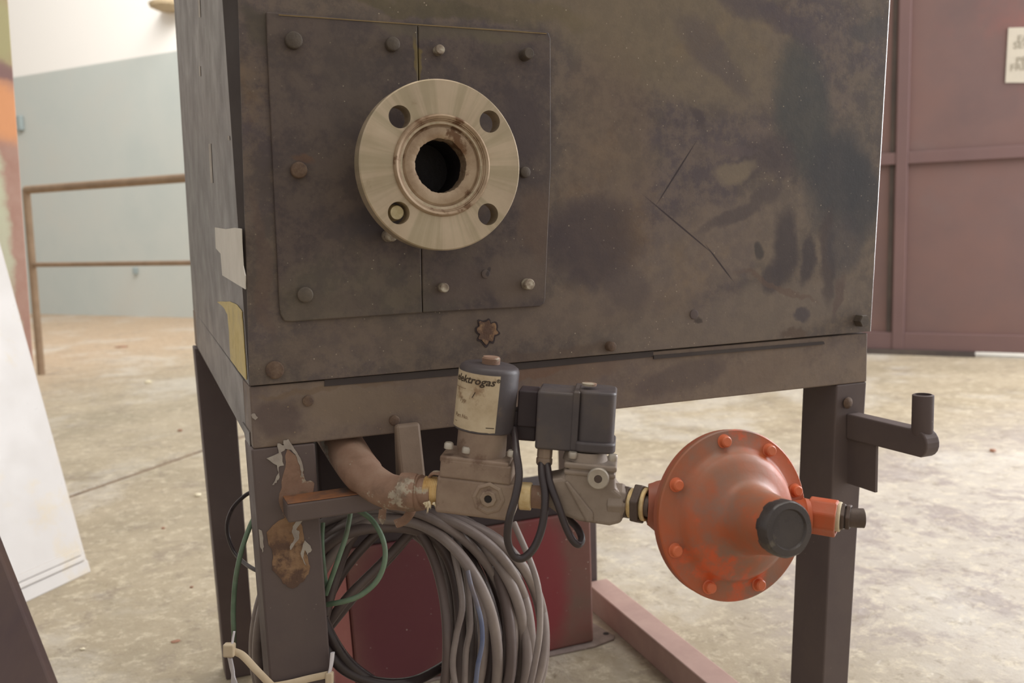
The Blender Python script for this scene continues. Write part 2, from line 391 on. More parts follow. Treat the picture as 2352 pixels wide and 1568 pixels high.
def spline(pts, n=8, closed=False):
    pts = [Vector(p) for p in pts]; out = []; k = len(pts)
    for i in range(k if closed else k - 1):
        g = (lambda j: pts[j % k]) if closed else (lambda j: pts[max(0, min(k - 1, j))])
        p0, p1, p2, p3 = g(i - 1), g(i), g(i + 1), g(i + 2)
        for j in range(n):
            t = j / n
            out.append(0.5 * ((2 * p1) + (p2 - p0) * t + (2 * p0 - 5 * p1 + 4 * p2 - p3) * t * t + (3 * p1 - p0 - 3 * p2 + p3) * t ** 3))
    if not closed: out.append(pts[-1])
    return out
def text_mesh(body, size, extrude=0.0, bold=0.0):
    cu = bpy.data.curves.new('lettering', 'FONT'); cu.body = body; cu.size = size; cu.extrude = extrude; cu.resolution_u = 2; cu.offset = bold
    o = bpy.data.objects.new('lettering', cu); COL.objects.link(o)
    bpy.context.view_layer.update()
    me = bpy.data.meshes.new_from_object(o.evaluated_get(bpy.context.evaluated_depsgraph_get()))
    bpy.data.objects.remove(o); bpy.data.curves.remove(cu)
    return me
def flake(name, px, plane, nrm, m, thick=.0007, parent=None):
    mb = MB(); mb.prism([plane(*p) for p in px], Vector(nrm) * thick)
    return mb.build(name, m, parent)
def jag(pts, amp=3, n=4, seed=1):
    rnd = random.Random(seed); out = []
    for i, p in enumerate(pts):
        q = pts[(i + 1) % len(pts)]
        for j in range(n):
            t = j / n; a = amp if j else 0
            out.append((p[0] + (q[0] - p[0]) * t + rnd.uniform(-a, a), p[1] + (q[1] - p[1]) * t + rnd.uniform(-a, a)))
    return out

# ================================================================== SETTING
WD = Vector((.637, -.770, 0)).normalized()          # run of the hall's long walls
WN = Vector((.770, .637, 0)).normalized()           # outwards
WB = PG(265, 725)                                   # foot of the blue wall
DADO = PP(209, 149, WB, WN).z
# floor with an open expansion joint
J0, J1 = PG(170, 1135), PG(460, 1035); JD = (J1 - J0).normalized(); JN = Vector((-JD.y, JD.x, 0))
mb = MB(); b = mb.b
def strip(p, q, r_, s_): b.faces.new([b.verts.new(v) for v in (p, q, r_, s_)])
L = 22
a0, a1 = J0 - JD * L, J0 + JD * L
wj, dj = .019, Vector((0, 0, -.03))
strip(a0 - JN * 14, a1 - JN * 14, a1 - JN * wj, a0 - JN * wj)
strip(a0 + JN * wj, a1 + JN * wj, a1 + JN * 18, a0 + JN * 18)
strip(a0 - JN * wj, a1 - JN * wj, a1 - JN * wj * .6 + dj, a0 - JN * wj * .6 + dj)
strip(a0 - JN * wj * .6 + dj, a1 - JN * wj * .6 + dj, a1 + JN * wj * .6 + dj, a0 + JN * wj * .6 + dj)
strip(a0 + JN * wj * .6 + dj, a1 + JN * wj * .6 + dj, a1 + JN * wj, a0 + JN * wj)
def floor_extra(t, tc, c):
    # old ochre wash towards the far left wall, cool doorway sheen painted in at the near right, dark scuffs
    d = t.vmath('DOT_PRODUCT', t.vmath('SUBTRACT', tc, tuple(WB)), tuple(-WN))
    dn = t.math('ADD', d, t.math('MULTIPLY', t.math('SUBTRACT', t.noise(tc, 1.3, 4)[0], .5), 1.6))
    al = t.vmath('DOT_PRODUCT', t.vmath('SUBTRACT', tc, tuple(WB)), tuple(WD))
    c = t.mix(t.math('MULTIPLY', t.rng(dn, 5.0, 4.2, 0, .8), t.rng(al, 5.0, 2.5)), c, lin((186, 158, 130)))
    n1 = t.noise(t.vmath('MULTIPLY', tc, (1, 1, 1)), 5.5, 8, .7, .6)[0]
    c = t.mix(t.rng(n1, .54, .64, 0, .4), c, lin((128, 114, 104)))
    side = t.math('MULTIPLY', t.rng(t.vmath('DOT_PRODUCT', tc, (1, 0, 0)), .85, 1.5), t.rng(t.vmath('DOT_PRODUCT', tc, (0, 1, 0)), 1.9, .9))
    c = t.mix(t.math('MULTIPLY', side, .6), c, lin((198, 192, 186)))
    n5 = t.noise(t.vmath('ADD', tc, (8, 3, 1)), 3.4, 9, .78, .5)[0]
    c = t.mix(t.math('MULTIPLY', side, t.rng(n5, .49, .56, 0, .7)), c, lin((148, 136, 134)))
    n2 = t.noise(t.vmath('ADD', tc, (4, 9, 0)), 1.1, 8, .7, .3)[0]
    c = t.mix(t.rng(n2, .5, .62, 0, .45), c, lin((206, 202, 194)))
    n3 = t.noise(t.vmath('ADD', tc, (7, 2, 0)), 24, 8, .8)[0]
    c = t.mix(t.rng(n3, .5, .62, 0, .45), c, lin((224, 214, 190)))
    n4 = t.noise(t.vmath('ADD', tc, (1, 2, 3)), 19, 8, .78)[0]
    c = t.mix(t.rng(n4, .53, .64, 0, .5), c, lin((126, 112, 96)))
    return c
M['floor'] = mat('worn_cement_floor', [(152, 140, 118), (166, 153, 130), (178, 165, 142)], 2.4, 8, .5, 0, .5, 34, extra=floor_extra, spec=.5)
# pitted relief for the cement
t = NT(M['floor']); bs = [n for n in t.n if n.type == 'BUMP'][0]; bs.inputs['Distance'].default_value = .006
tcn = [n for n in t.n if n.type == 'TEX_COORD'][0].outputs['Object']
vo = t.voro(t.vmath('ADD', tcn, t.vmath('MULTIPLY', t.noise(tcn, 12, 3)[1], (.08, .08, .08))), 17)
pit = t.math('MULTIPLY', t.rng(vo['Distance'], .12, .30), 1.0)
hgt = t.math('ADD', t.math('MULTIPLY', pit, .5), t.noise(tcn, 34, 7, .75)[0])
t.l.new(hgt, bs.inputs['Height'])
struct(mb.build('floor', 'floor'))
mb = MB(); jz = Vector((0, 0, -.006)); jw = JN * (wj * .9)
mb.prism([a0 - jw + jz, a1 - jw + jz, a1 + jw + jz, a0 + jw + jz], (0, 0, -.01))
M['jointfill'] = mat('joint_fill', [(112, 96, 82), (136, 118, 100), (96, 82, 70)], 12, 6, .9, 0, .4, 60)  # darker strip filling the floor joint
struct(mb.build('trim_2', 'jointfill'))

mb = MB(); p0 = WB - WD * 9; p1 = WB + WD * 8.5
mb.prism([p0, p1, p1 + WN * .2, p0 + WN * .2], (0, 0, 5.6))
M['bluewall'] = mat('two_tone_wall_paint', [(188, 196, 193), (194, 200, 196), (198, 200, 194)], .8, 4, .6, 0, .02, 20, extra=bluewall, spec=.25)
struct(mb.build('wall_left', 'bluewall'))
# gate wall
GP = PG(2007, 812)
gl, gr_ = -1.7, 3.2                                 # gate extent along WD from GP
mb = MB(); wl = GP + WD * gl; far = WB + WD * ((wl - WB).dot(WD))
mb.prism([wl, far, far - WD * .2, wl - WD * .2], (0, 0, 5.6))
mb.build('wall_return', 'bluewall')['kind'] = 'structure'
mb = MB(); p0 = wl; p1 = GP + WD * gr_
mb.prism([p + Vector((0, 0, 3.4)) for p in (p0, p1, p1 + WN * .2, p0 + WN * .2)], (0, 0, 2.2))
mb.build('wall_right', 'bluewall')['kind'] = 'structure'
def gp(px, py, off=0.0): return PP(px, py, GP + WN * off, WN)
def gbox(mb, s0, s1, z0, z1, o0, o1):
    a = [GP + WD * s + WN * o for s, o in ((s0, o0), (s1, o0), (s1, o1), (s0, o1))]
    mb.prism([v + Vector((0, 0, z0)) for v in a], (0, 0, z1 - z0))
def gs(px, py): return (gp(px, py) - GP).dot(WD)
door = MB(); gbox(door, gl, gr_, .03, 3.4, .03, .06)
door = struct(door.build('door_1', 'gate'))
zr0, zr1 = gp(2100, 375).z, gp(2100, 348).z
zb = gp(2100, 765).z
s_a, s_b = gs(2055, 500), gs(2082, 500)
def gpart(name, s0, s1, z0, z1, o0, o1, m='gateframe', bev=.003):
    mb = MB(); gbox(mb, s0, s1, z0, z1, o0, o1); return mb.build(name, m, door, bevel=bev)
gpart('gate_stile', s_a, s_b, .03, 3.4, .0, .03)
gpart('gate_stile', gl, gl + .06, .03, 3.4, .0, .03)
gpart('gate_stile', s_b + 1.55, s_b + 1.61, .03, 3.4, .0, .03)
gpart('gate_rail', gl + .06, s_a, zr0, zr1, .004, .03)
gpart('gate_rail', s_b, s_b + 1.55, zr0 , zr1, .004, .03)
gpart('gate_rail', gl + .06, s_a, .03, zb, .004, .03)
gpart('gate_rail', s_b, s_b + 1.55, .03, zb, .004, .03)
gpart('gate_joint', s_a - .035, s_a - .012, zb, zr0, .022, .03, 'sill', 0)
gpart('gate_joint', s_a - .035, s_a - .012, zr1, 3.4, .022, .03, 'sill', 0)
# sill under the gate, open at its right end
sg = gs(2240, 815)
mb = MB(); gbox(mb, gl, sg, 0, .03, -.02, .06)
mb.build('trim_1', 'sill')['kind'] = 'structure'
mb = MB(); a = GP + WN * .2
mb.prism([GP + WD * -2 + WN * .06 + Vector((0,0,.002)), GP + WD * 6 + WN * .06+ Vector((0,0,.002)), GP + WD * 6 + WN * 6+ Vector((0,0,.002)), GP + WD * -2 + WN * 6+ Vector((0,0,.002))], (0, 0, .001))
mb.build('yard_ground', 'yardground')['kind'] = 'structure'
# sign on the gate
SG = [gp(2316, 64, .028), gp(2452, 60, .028), gp(2446, 190, .028), gp(2309, 190, .028)]
mb = MB(); mb.prism(SG, WN * -.004)
sign = mb.build('gate_sign', 'sign'); tag(sign, 'small cream notice card with faded capitals fixed high on the maroon gate', 'sign')
sz = (SG[3] - SG[0]).length
for i, (tx, px, py) in enumerate([('FA', 2336, 97), ('SEC', 2327, 112), ('PRE', 2333, 147), ('FREN', 2320, 163)]):
    me = text_mesh(tx, .052, .0006)
    org = gp(px, py, .023)
    mx = frame(org, -WN, WD)
    me.transform(mx)
    link('lettering', me, 'signink', sign)

# railing
RB = PG(95, 860)
def rp(px, py): return PP(px, py, RB, WN)
rt = thing('railing', 'brown two-rail steel railing standing before the blue wall', 'railing', RB)
def railpt(s, z): return RB + WD * s + Vector((0, 0, z))
ptop = rp(58, 437)
sA = (rp(420, 407) - RB).dot(WD)
zt0, zt1 = rp(60, 436).z, rp(415, 409).z
zl0, zl1 = rp(72, 608).z, rp(430, 604).z
s0 = (rp(60, 436) - RB).dot(WD)
mb = MB(); mb.tube([railpt(0, 0), railpt(s0 * .5, zt0 * .5), railpt(s0, zt0)], .022, 12); mb.build('post', 'rail', rt, smooth=True)
mb = MB(); mb.tube([railpt(2.1, 0), railpt(2.1, zt1)], .022, 12); mb.build('post', 'rail', rt, smooth=True)
mb = MB(); mb.tube([railpt(s0, zt0), railpt(2.1, zt1)], .024, 12); mb.build('top_rail', 'rail', rt, smooth=True)
mb = MB(); mb.tube([railpt(s0 * .6, zl0), railpt(2.1, zl1)], .014, 12); mb.build('middle_rail', 'rail', rt, smooth=True)

# fixture at the top of the wall, small wall box
def wp(px, py, off=0): return PP(px, py, WB - WN * off, WN)
t_ = thing('wall_fixture', 'beige fixture high on the white wall, cut by the top edge', 'wall fixture', wp(375, 10))
mb = MB(); c = wp(385, 12, .1)
mb.lathe([(0, -.05), (.10, -.05), (.17, -.02), (.18, .01), (.15, .03), (0, .03)], Matrix.Translation(c), 28)
mb.build('shade', 'beige', t_, smooth=True)
mb = MB(); mb.box((0, 0, 0), (.09, .12, .09), frame(wp(390, -8, .05), (0, 0, 1), WD)); mb.build('bracket', 'beige', t_)
mb = MB(); mb.box((0, 0, 0), (.10, .05, .16), frame(wp(44, 283, .03), (0, 0, 1), WD))
M['wallbox'] = mat('blue_grey_box', [(150, 162, 164), (158, 170, 170)], 10, 3, .6, 0, 0, 40)
tag(mb.build('junction_box', 'wallbox', bevel=.008), 'small blue-grey box on the blue wall beside the painted column', 'junction box')
mb = MB(); mb.box((0, 0, 0), (.05, .03, .07), frame(wp(310, 622, .02), (0, 0, 1), WD))
tag(mb.build('wall_socket', 'wallbox', bevel=.006), 'tiny grey socket low on the blue wall below the middle rail', 'socket')

# painted column at the left edge
CB = PG(140, 1165); cf = Vector((sin(radians(-14)), cos(radians(-14)), 0)); cr = Vector((cf.y, -cf.x, 0))
off = PP(60, 600, CB, cf) - CB
cp_ = lambda x, y: PP(x, y, CB, cf)
M['column'] = mat('column_old_paint', [(166, 130, 118), (178, 140, 126), (186, 152, 138)], 7, 6, .7, 0, .3, 60, stains=[
    stain(-10, 60, 60, 110, 0, (176, 172, 128), .9, cp_), stain(0, 165, 60, 26, 0, (140, 110, 108), .9, cp_),
    stain(10, 260, 70, 80, 0, (232, 164, 116), .9, cp_), stain(-20, 420, 40, 110, 0, (206, 210, 182), .9, cp_),
    stain(0, 560, 36, 130, 4, (204, 206, 180), .9, cp_), stain(25, 740, 26, 110, 8, (204, 204, 182), .8, cp_)])
ct = thing('steel_column', 'flaking pink and orange painted steel column behind the white panel', 'column', CB)
xr = (PP(60, 600, CB, cf) - CB).dot(cr); xt = (PP(18, 0, CB, cf) - CB).dot(cr)
zt = 2.6; k = (xt - xr) / (PP(18, 0, CB, cf).z - PP(60, 600, CB, cf).z); x0 = xr - k * PP(60, 600, CB, cf).z
def colp(x, y, z): return CB + cr * (x0 + k * z + x) + cf * y + Vector((0, 0, z))
mb = MB(); mb.hexa([colp(-.10, 0, 0), colp(0, 0, 0), colp(0, .012, 0), colp(-.10, .012, 0)], [colp(-.10, 0, zt), colp(0, 0, zt), colp(0, .012, zt), colp(-.10, .012, zt)])
mb.build('flange_plate', 'column', ct, bevel=.002)
mb = MB(); mb.hexa([colp(-.056, .012, 0), colp(-.044, .012, 0), colp(-.044, .13, 0), colp(-.056, .13, 0)], [colp(-.056, .012, zt), colp(-.044, .012, zt), colp(-.044, .13, zt), colp(-.056, .13, zt)])
mb.build('web', 'column', ct)
mb = MB(); mb.hexa([colp(-.10, .13, 0), colp(0, .13, 0), colp(0, .142, 0), colp(-.10, .142, 0)], [colp(-.10, .13, zt), colp(0, .13, zt), colp(0, .142, zt), colp(-.10, .142, zt)])
mb.build('flange_plate', 'column', ct, bevel=.002)

# white leaning panel
P0, P1 = PG(213, 1312), PG(45, 1391)
wb = (P0 - P1); wb.z = 0; wb.normalize(); wn = Vector((wb.y, -wb.x, 0))
top = PP(0, 520, P0, wn)       # first guess only gives the side lean; solve the back lean from it
best = None
for al in [i * .25 for i in range(0, 120)]:
    up = (zz * cos(radians(al)) - wn * sin(radians(al)))
    n_ = wb.cross(up)
    q = PP(100, 900, P0, n_)
    e = abs((q - P0).dot(wb))
    if best is None or e < best[0]: best = (e, al, up)
wu = best[2]; wn2 = wb.cross(wu)
if wn2.dot(CAM - P0) < 0: wn2 = -wn2
wt = thing('white_panel', 'white enamelled sheet metal panel leaning at the left edge', 'panel', P0)
def wpnt(a, h, d): return P0 + wb * a + wu * h + wn2 * d
def wbox(name, a0, a1, h0, h1, d0, d1, m='whitepanel', bev=.003):
    mb = MB(); mb.hexa([wpnt(a0, h0, d0), wpnt(a1, h0, d0), wpnt(a1, h0, d1), wpnt(a0, h0, d1)], [wpnt(a0, h1, d0), wpnt(a1, h1, d0), wpnt(a1, h1, d1), wpnt(a0, h1, d1)])
    return mb.build(name, m, wt, bevel=bev)
wbox('sheet', -.62, 0, .018, 1.75, -.028, -.006, bev=.006)
wbox('lower_rim', -.62, -.002, .0, .032, -.028, -.002)
wbox('ledge', -.62, -.012, .033, .046, -.02, .001)
wbox('ledge', -.62, -.016, .047, .064, -.02, -.002)

# dark sheet in the bottom left corner
Q1, Q2 = PZ(0, 1268, .80), PZ(117, 1568, .73)
dd = (Q2 - Q1).normalized(); Q0 = Q2 + dd * (-Q2.z / dd.z); Q3 = Q1 - dd * .5
side = Vector((-.80, .6, 0)); nn = dd.cross(side).normalized() * .012
mb = MB(); mb.hexa([Q0, Q0 + side * .5, Q0 + side * .5 + nn, Q0 + nn], [Q3, Q3 + side * .5, Q3 + side * .5 + nn, Q3 + nn])
tag(mb.build('steel_sheet', 'rustboard', bevel=.002), 'dark brown rusty steel sheet slanting across the bottom left corner', 'metal sheet')

# ================================================================== MACHINE
XL, XR, DEP = .106, .907, .76
ZS, ZBB = .636, .573                                # frame top, frame underside
mt = thing('steel_cabinet', 'grimy dark sheet-steel furnace cabinet on a welded leg frame', 'cabinet', (.5, .38, 0))
TOPZ = 1.36
# front sheet, slightly flared to the right as in the photo
fl_b, fl_t = PY(573, 884), PY(546, 0)
fr_b, fr_t = PY(1997, 745), PY(2040, 0)
def ext(pb, pt, z): return pb + (pt - pb) * ((z - pb.z) / (pt.z - pb.z))
A = [ext(fl_b, fl_t, .6372), ext(fr_b, fr_t, .6372), ext(fr_b, fr_t, TOPZ), ext(fl_b, fl_t, TOPZ)]
mb = MB(); mb.prism([p + Vector((0, -.003, 0)) for p in A], (0, .003, 0)); mb.build('front_sheet', 'front', mt, bevel=.0008)
mb = MB(); mb.tube([A[1] + Vector((.0005, .0015, 0)), A[2] + Vector((.001, .0015, 0))], .0027, 16); plabel(mb.build('edge_highlight', 'edge', mt, smooth=True), 'bright highlight line along the right edge of the front sheet')  # pale polished rod added to draw the highlight on the sheet edge
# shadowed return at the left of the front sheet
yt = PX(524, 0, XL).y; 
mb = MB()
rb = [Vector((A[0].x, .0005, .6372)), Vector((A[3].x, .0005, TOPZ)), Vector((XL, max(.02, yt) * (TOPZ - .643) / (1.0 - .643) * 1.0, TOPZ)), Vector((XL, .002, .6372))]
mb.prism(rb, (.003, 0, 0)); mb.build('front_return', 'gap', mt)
# side sheet
zb_f, zb_b = PX(568, 878, XL).z, .664
yb = DEP - .02
ytop = rb[2].y
mb = MB(); mb.prism([Vector((XL, .002, .6375)), Vector((XL, yb + .01, zb_b + .0005)), Vector((XL - .0, yb - .06, TOPZ)), Vector((XL, ytop, TOPZ))], (.003, 0, 0))
mb.build('side_sheet', 'side', mt)
mb = MB(); mb.prism([Vector((XR - .003, .002, .643)), Vector((XR - .003, yb, .65)), Vector((XR + .02, yb - .06, TOPZ)), Vector((XR + .02, .002, TOPZ))], (.003, 0, 0))
mb.build('side_sheet', 'side', mt)
mb = MB(); mb.box(((XL + XR) / 2, (yb + .05) / 2 - .02, .6475), (XR - XL - .012, yb - .05, .005)); mb.build('bottom_sheet', 'dark', mt)
mb = MB(); mb.box(((XL + XR) / 2 , yb - .055, 1.0), (XR - XL - .01, .003, .70)); mb.build('back_sheet', 'side', mt)
mb = MB(); mb.box(((XL + XR) / 2, yb / 2 - .02, TOPZ), (XR - XL - .01, yb - .06, .003)); mb.build('top_sheet', 'side', mt)

# frame beams
mb = MB(); mb.hexa([Vector((XL, 0, ZBB)), Vector((XR, 0, ZBB - .004)), Vector((XR, .055, ZBB - .004)), Vector((XL, .055, ZBB))],
                   [Vector((XL, 0, ZS)), Vector((XR, 0, ZS - .001)), Vector((XR, .055, ZS - .001)), Vector((XL, .055, ZS))])
mb.build('front_beam', 'beam', mt, bevel=.0015)
# lip of the frame angle showing at the right of the seam
mb = MB(); q = [PY(1500, 816), PY(1890, 784), PY(1892, 790), PY(1500, 824)]
mb.prism(q, (0, -.002, 0)); mb.build('seam_lip_shade', 'gap', mt)
mb = MB(); q = [PY(745, 872), PY(1060, 845), PY(1500, 806), PY(1500, 819), PY(1060, 861), PY(745, 887)]  # dark strip painting the shadow gap under the front sheet
mb.prism([p + Vector((0, .0005, 0)) for p in q], (0, -.0012, 0)); mb.build('seam_lip_shade', 'gap', mt)
for (x, m_) in ((XL, 'side'), (XR - .055, 'beam')):
    mb = MB(); mb.hexa([Vector((x, .0555, ZBB)), Vector((x + .055, .0555, ZBB)), Vector((x + .055, DEP - .056, .600)), Vector((x, DEP - .056, .600))],
                       [Vector((x, .0555, ZS)), Vector((x + .055, .0555, ZS)), Vector((x + .055, DEP - .056, .663)), Vector((x, DEP - .056, .663))])
    mb.build('side_beam', m_, mt, bevel=.0015)
mb = MB(); mb.box(((XL + XR) / 2, DEP - .028, .632), (XR - XL, .055, .062)); mb.build('back_beam', 'beam', mt, bevel=.0015)
# weld gusset where the side beam meets the front leg
mb = MB(); q = [Vector((XL - .0012, .075, ZBB + .014)), Vector((XL - .0012, .016, ZBB + .014)), Vector((XL - .0012, .016, ZBB - .012)), Vector((XL - .0012, .050, ZBB - .004))]
mb.prism(q, (.001, 0, 0)); mb.build('gusset', 'side', mt)

def leg(pts_top, pts_bot, dy, m='leg', lab=None, name='leg'):
    """square tube: front-face left/right points at top and bottom, depth dy"""
    (a, b_), (c, d) = pts_top, pts_bot
    e = Vector((0, dy, 0))
    mb = MB(); mb.hexa([c, d, d + e, c + e], [a, b_, b_ + e, a + e])
    return mb.build(name, m, mt, bevel=.002)
def dn(p, q, z=0.0): return p + (q - p) * ((z - p.z) / (q.z - p.z))
# front left
a, b_ = PY(577, 1030), PY(724, 1030); c, d = PY(620, 1568), PY(762, 1568)
leg((Vector((a.x, 0, ZBB)), Vector((b_.x, 0, ZBB - .001))), (dn(a, c), dn(b_, d)), .055)
# front right
a, b_ = PY(1925, 880), PY(1990, 880); c, d = PY(1890, 1568), PY(1948, 1568)
a = PY(1922, 880)
leg((Vector((a.x, 0, ZBB - .004)), Vector((XR, 0, ZBB - .004))), (dn(a, c), dn(Vector((XR, 0, ZBB)), d)), .065)
# back left
a = PY(447, 800, DEP - .055); b_ = PY(532, 880, DEP - .055); c = PY(520, 1568, DEP - .055); d = PY(590, 1568, DEP - .055)
leg((a + (c-a)*0.0 + Vector((0,0,0)), PY(532, 800, DEP - .055)), (dn(a, c), dn(PY(532, 800, DEP - .055), d)), .055)
# back right
a = Vector((XR - .075, DEP - .055, .60)); b_ = Vector((XR - .015, DEP - .055, .60))
br = PY(1372, 1300, DEP - .055)
leg((Vector((br.x - .06, DEP - .055, .60)), Vector((br.x, DEP - .055, .60))), (Vector((br.x - .06, DEP - .055, 0)), Vector((br.x, DEP - .055, 0))), .055)
# floor rail on the right side
e0, e1 = PG(1404, 1443), PG(1544, 1568); dv = (e1 - e0); dv /= dv.y
s_ = e0 + dv * (.062 - e0.y); t_2 = e0 + dv * (DEP - .06 - e0.y)
w_ = Vector((.05, 0, 0)); h_ = Vector((0, 0, .052))
mb = MB(); mb.hexa([s_, s_ + w_, t_2 + w_, t_2], [s_ + h_, s_ + w_ + h_, t_2 + w_ + h_, t_2 + h_])
plabel(mb.build('floor_rail', 'mauvebar', mt, bevel=.002), 'dusty mauve floor rail')

# cover plates
CP = .0045
def plate(name, px, th, y0=-.003, bev=.0012, m='plate'):
    mb = MB(); mb.prism([PY(x, y, y0) for x, y in px], (0, -th, 0))
    return mb.build(name, m, mt, bevel=bev)
plate('cover_plate', [(612, 100), (640, 700), (643, 722), (652, 737), (668, 738), (967, 717.5), (956, 58), (640, 31), (610, 29)], CP)
plate('cover_plate', [(968.5, 717), (1236, 703), (1246, 697), (1249, 685), (1262, 380), (1261, 90), (1256, 76), (1246, 73), (957.5, 58)], CP)
mb = MB(); mb.prism([PY(x, y, -.0076) for x, y in [(640, 33), (1255, 76), (1255, 78.5), (640, 35.5)]], (0, -.0006, 0)); 
M['brightrust'] = mat('bright_rust_line', [(118, 98, 66), (138, 118, 84)], 60, 4, .6, 0, 0, 60)
mb.build('rust_line', 'brightrust', mt)

def bolt(px, py, r, h, m, y0=-.0078, hexa=False, lean=(0, 0), lab=None, washer=0):
    p = PY(px, py, y0 - h)
    ax = Vector((lean[0], -1, lean[1])).normalized()
    base = p - ax * h
    mb = MB()
    if hexa: mb.lathe([(r, 0), (r, h * .85), (r * .9, h), (0, h)], frame(base, ax), 6)
    else: mb.lathe([(r, 0), (r, h * .8), (r * .93, h * .93), (r * .8, h), (0, h)], frame(base, ax), 20)
    if washer: mb.lathe([(washer, 0), (washer, .0015), (r * .9, .0015)], frame(base, ax), 24)
    o = mb.build('bolt', m, mt, smooth=not hexa)
    if lab: plabel(o, lab)
    return o
bolt(676, 91, .0083, .007, 'darkbolt', lab='dull olive bolt at the top left of the cover')
bolt(904, 100, .0072, .007, 'darkbolt')
bolt(1012, 113, .0052, .010, 'palebolt', lab='short stud with a pale chipped tip')
bolt(1216, 122, .0062, .014, 'darkbolt', lab='protruding stud with a worn rim')
bolt(688, 390, .0080, .007, 'rustbolt', lab='orange-brown rusty bolt at the left of the cover')
bolt(1208, 395, .0060, .006, 'darkbolt')
bolt(702, 677, .0078, .005, 'plate')
bolt(1022, 661, .0052, .010, 'palebolt')
bolt(1218, 653, .0063, .011, 'palebolt')
bolt(632, 850, .0090, .004, 'rustbolt', y0=-.003, lab='broken rusty rivet head low on the front sheet')
bolt(1407, 796, .0058, .008, 'rustbolt', y0=-.003)
bolt(1987, 737, .0085, .012, 'darkbolt', y0=-.003, hexa=True, lab='hex bolt at the right corner of the front sheet')
bolt(708, 921, .0055, .003, 'rustbolt', y0=0)
bolt(907, 966, .0055, .004, 'rustbolt', y0=0)
bolt(1595, 722, .0058, .0012, 'leg', y0=-.003)
bolt(1116, 629, .0048, .0010, 'plate')
# burnt-through hole with a torn rim under the cover
ring = []
for i in range(54):
    a_ = 2 * pi * i / 54; rr = 26 + 3.2 * sin(a_ * 8 + .6) + 2.2 * cos(a_ * 3 + 1) + 1.2 * sin(a_ * 13)
    ring.append((1118 + rr * cos(a_), 762 + rr * 1.15 * sin(a_)))
flake('burn_rim', ring, lambda x, y: PY(x, y, -.003), (0, -1, 0), 'dark', .0009, mt)
flake('burn_crust', [(1118 + (x - 1118) * .84, 761 + (y - 762) * .84) for x, y in ring], lambda x, y: PY(x, y, -.0038), (0, -1, 0), 'rustpatch', .0012, mt)

# bracket with peg on the right leg
bt0 = PY(1938, 945, -.002); XBK = bt0.x + .006
pe = PX(2128, 1000, XBK)
def bx(px, py): return PX(px, py, XBK)
top0, top1 = bx(1936, 948), bx(2100, 985)
bot1 = bx(2108, 1042)
ye = top1.y - .004; zt_, zb_ = top0.z, top0.z - .034
mb = MB(); poly = []
y_s = .0
for (y, z) in [(y_s, zt_), (ye, zt_)]: poly.append(Vector((XBK, y, z)))
for i in range(9):
    a_ = pi / 2 - pi / 2 * i / 8 if i < 1 else pi / 2 + pi * i / 8
cy, cz, rr = ye - .0, (zt_ + zb_) / 2, (zt_ - zb_) / 2
for i in range(1, 9):
    a_ = pi / 2 + pi * i / 9
    poly.append(Vector((XBK, cy + rr * cos(a_) * .9, cz + rr * sin(a_))))
poly.append(Vector((XBK, y_s, zb_)))
mb.prism(poly, (.022, 0, 0)); plabel(mb.build('bracket_arm', 'leg', mt, bevel=.002), 'dark bracket arm with a rounded end reaching towards the viewer')
pc = Vector((XBK + .011, ye + .002, zt_ - .010))
mb = MB(); mb.lathe([(.0098, 0), (.0125, .006), (.0125, .052), (.0105, .053), (.0095, .053), (.0095, .03), (0, .03)], Matrix.Translation(pc), 24)
mb.build('peg_socket', 'leg', mt, smooth=True)
mb = MB(); q = [Vector((XBK + .004, .0, zt_ - .03)), Vector((XBK + .004, -.055, zt_ - .03)), PX(2010, 1131, XBK + .004), PX(1978, 1120, XBK + .004), Vector((XBK + .004, .0, PX(1978, 1120, XBK + .004).z))]
q[1] = Vector((XBK + .004, q[2].y, zt_ - .03))
mb.prism(q, (.004, 0, 0)); plabel(mb.build('bracket_plate', 'leg', mt), 'dark plate under the bracket arm')
mb = MB(); mb.lathe([(0, -.006), (.006, -.003), (.008, 0), (.006, .002), (0, .003)], frame(PY(1948, 925, -.003), (0, -1, 0)), 12); mb.build('weld', 'rustbolt', mt, smooth=True)

# crossbar welded on the left front leg, rusted on top
yb0 = -.030
c1 = PY(650, 1122, yb0); c2 = PY(668, 1158, yb0); c3 = PY(668, 1198, yb0)
zbt = PY(668, 1158, yb0).z; zbl = PY(690, 1198, yb0).z
xe = PY(960, 1150, yb0).x; xb0 = PY(660, 1158, yb0).x
mb = MB(); mb.box(((xb0 + xe) / 2, yb0 + .016, (zbt + zbl) / 2), (xe - xb0, .032 - .0005, zbt - zbl)); plabel(mb.build('crossbar', 'leg', mt, bevel=.002), 'dark square bar welded across the left leg')
mb = MB(); mb.box(((xb0 + PY(850, 1150, yb0).x) / 2, yb0 + .0155, zbt + .0006), (PY(850, 1150, yb0).x - xb0 - .001, .029, .0012)); plabel(mb.build('rust_scale', 'orangerust', mt, bevel=.0006), 'orange rust on top of the crossbar')
# pipe strap hanging from the beam
z1, z0 = PY(930, 972, -.004).z, PY(930, 1115, -.03).z
xs0, xs1 = PY(908, 1000, -.006).x, PY(964, 1000, -.006).x
mb = MB(); mb.hexa([Vector((xs0, -.024, z0)), Vector((xs1, -.024, z0)), Vector((xs1, .002, z0)), Vector((xs0, .002, z0))],
                   [Vector((xs0, -.010, z1)), Vector((xs1, -.010, z1)), Vector((xs1, 0, z1)), Vector((xs0, 0, z1))])
mb.build('pipe_strap', 'strap', mt, bevel=.003)
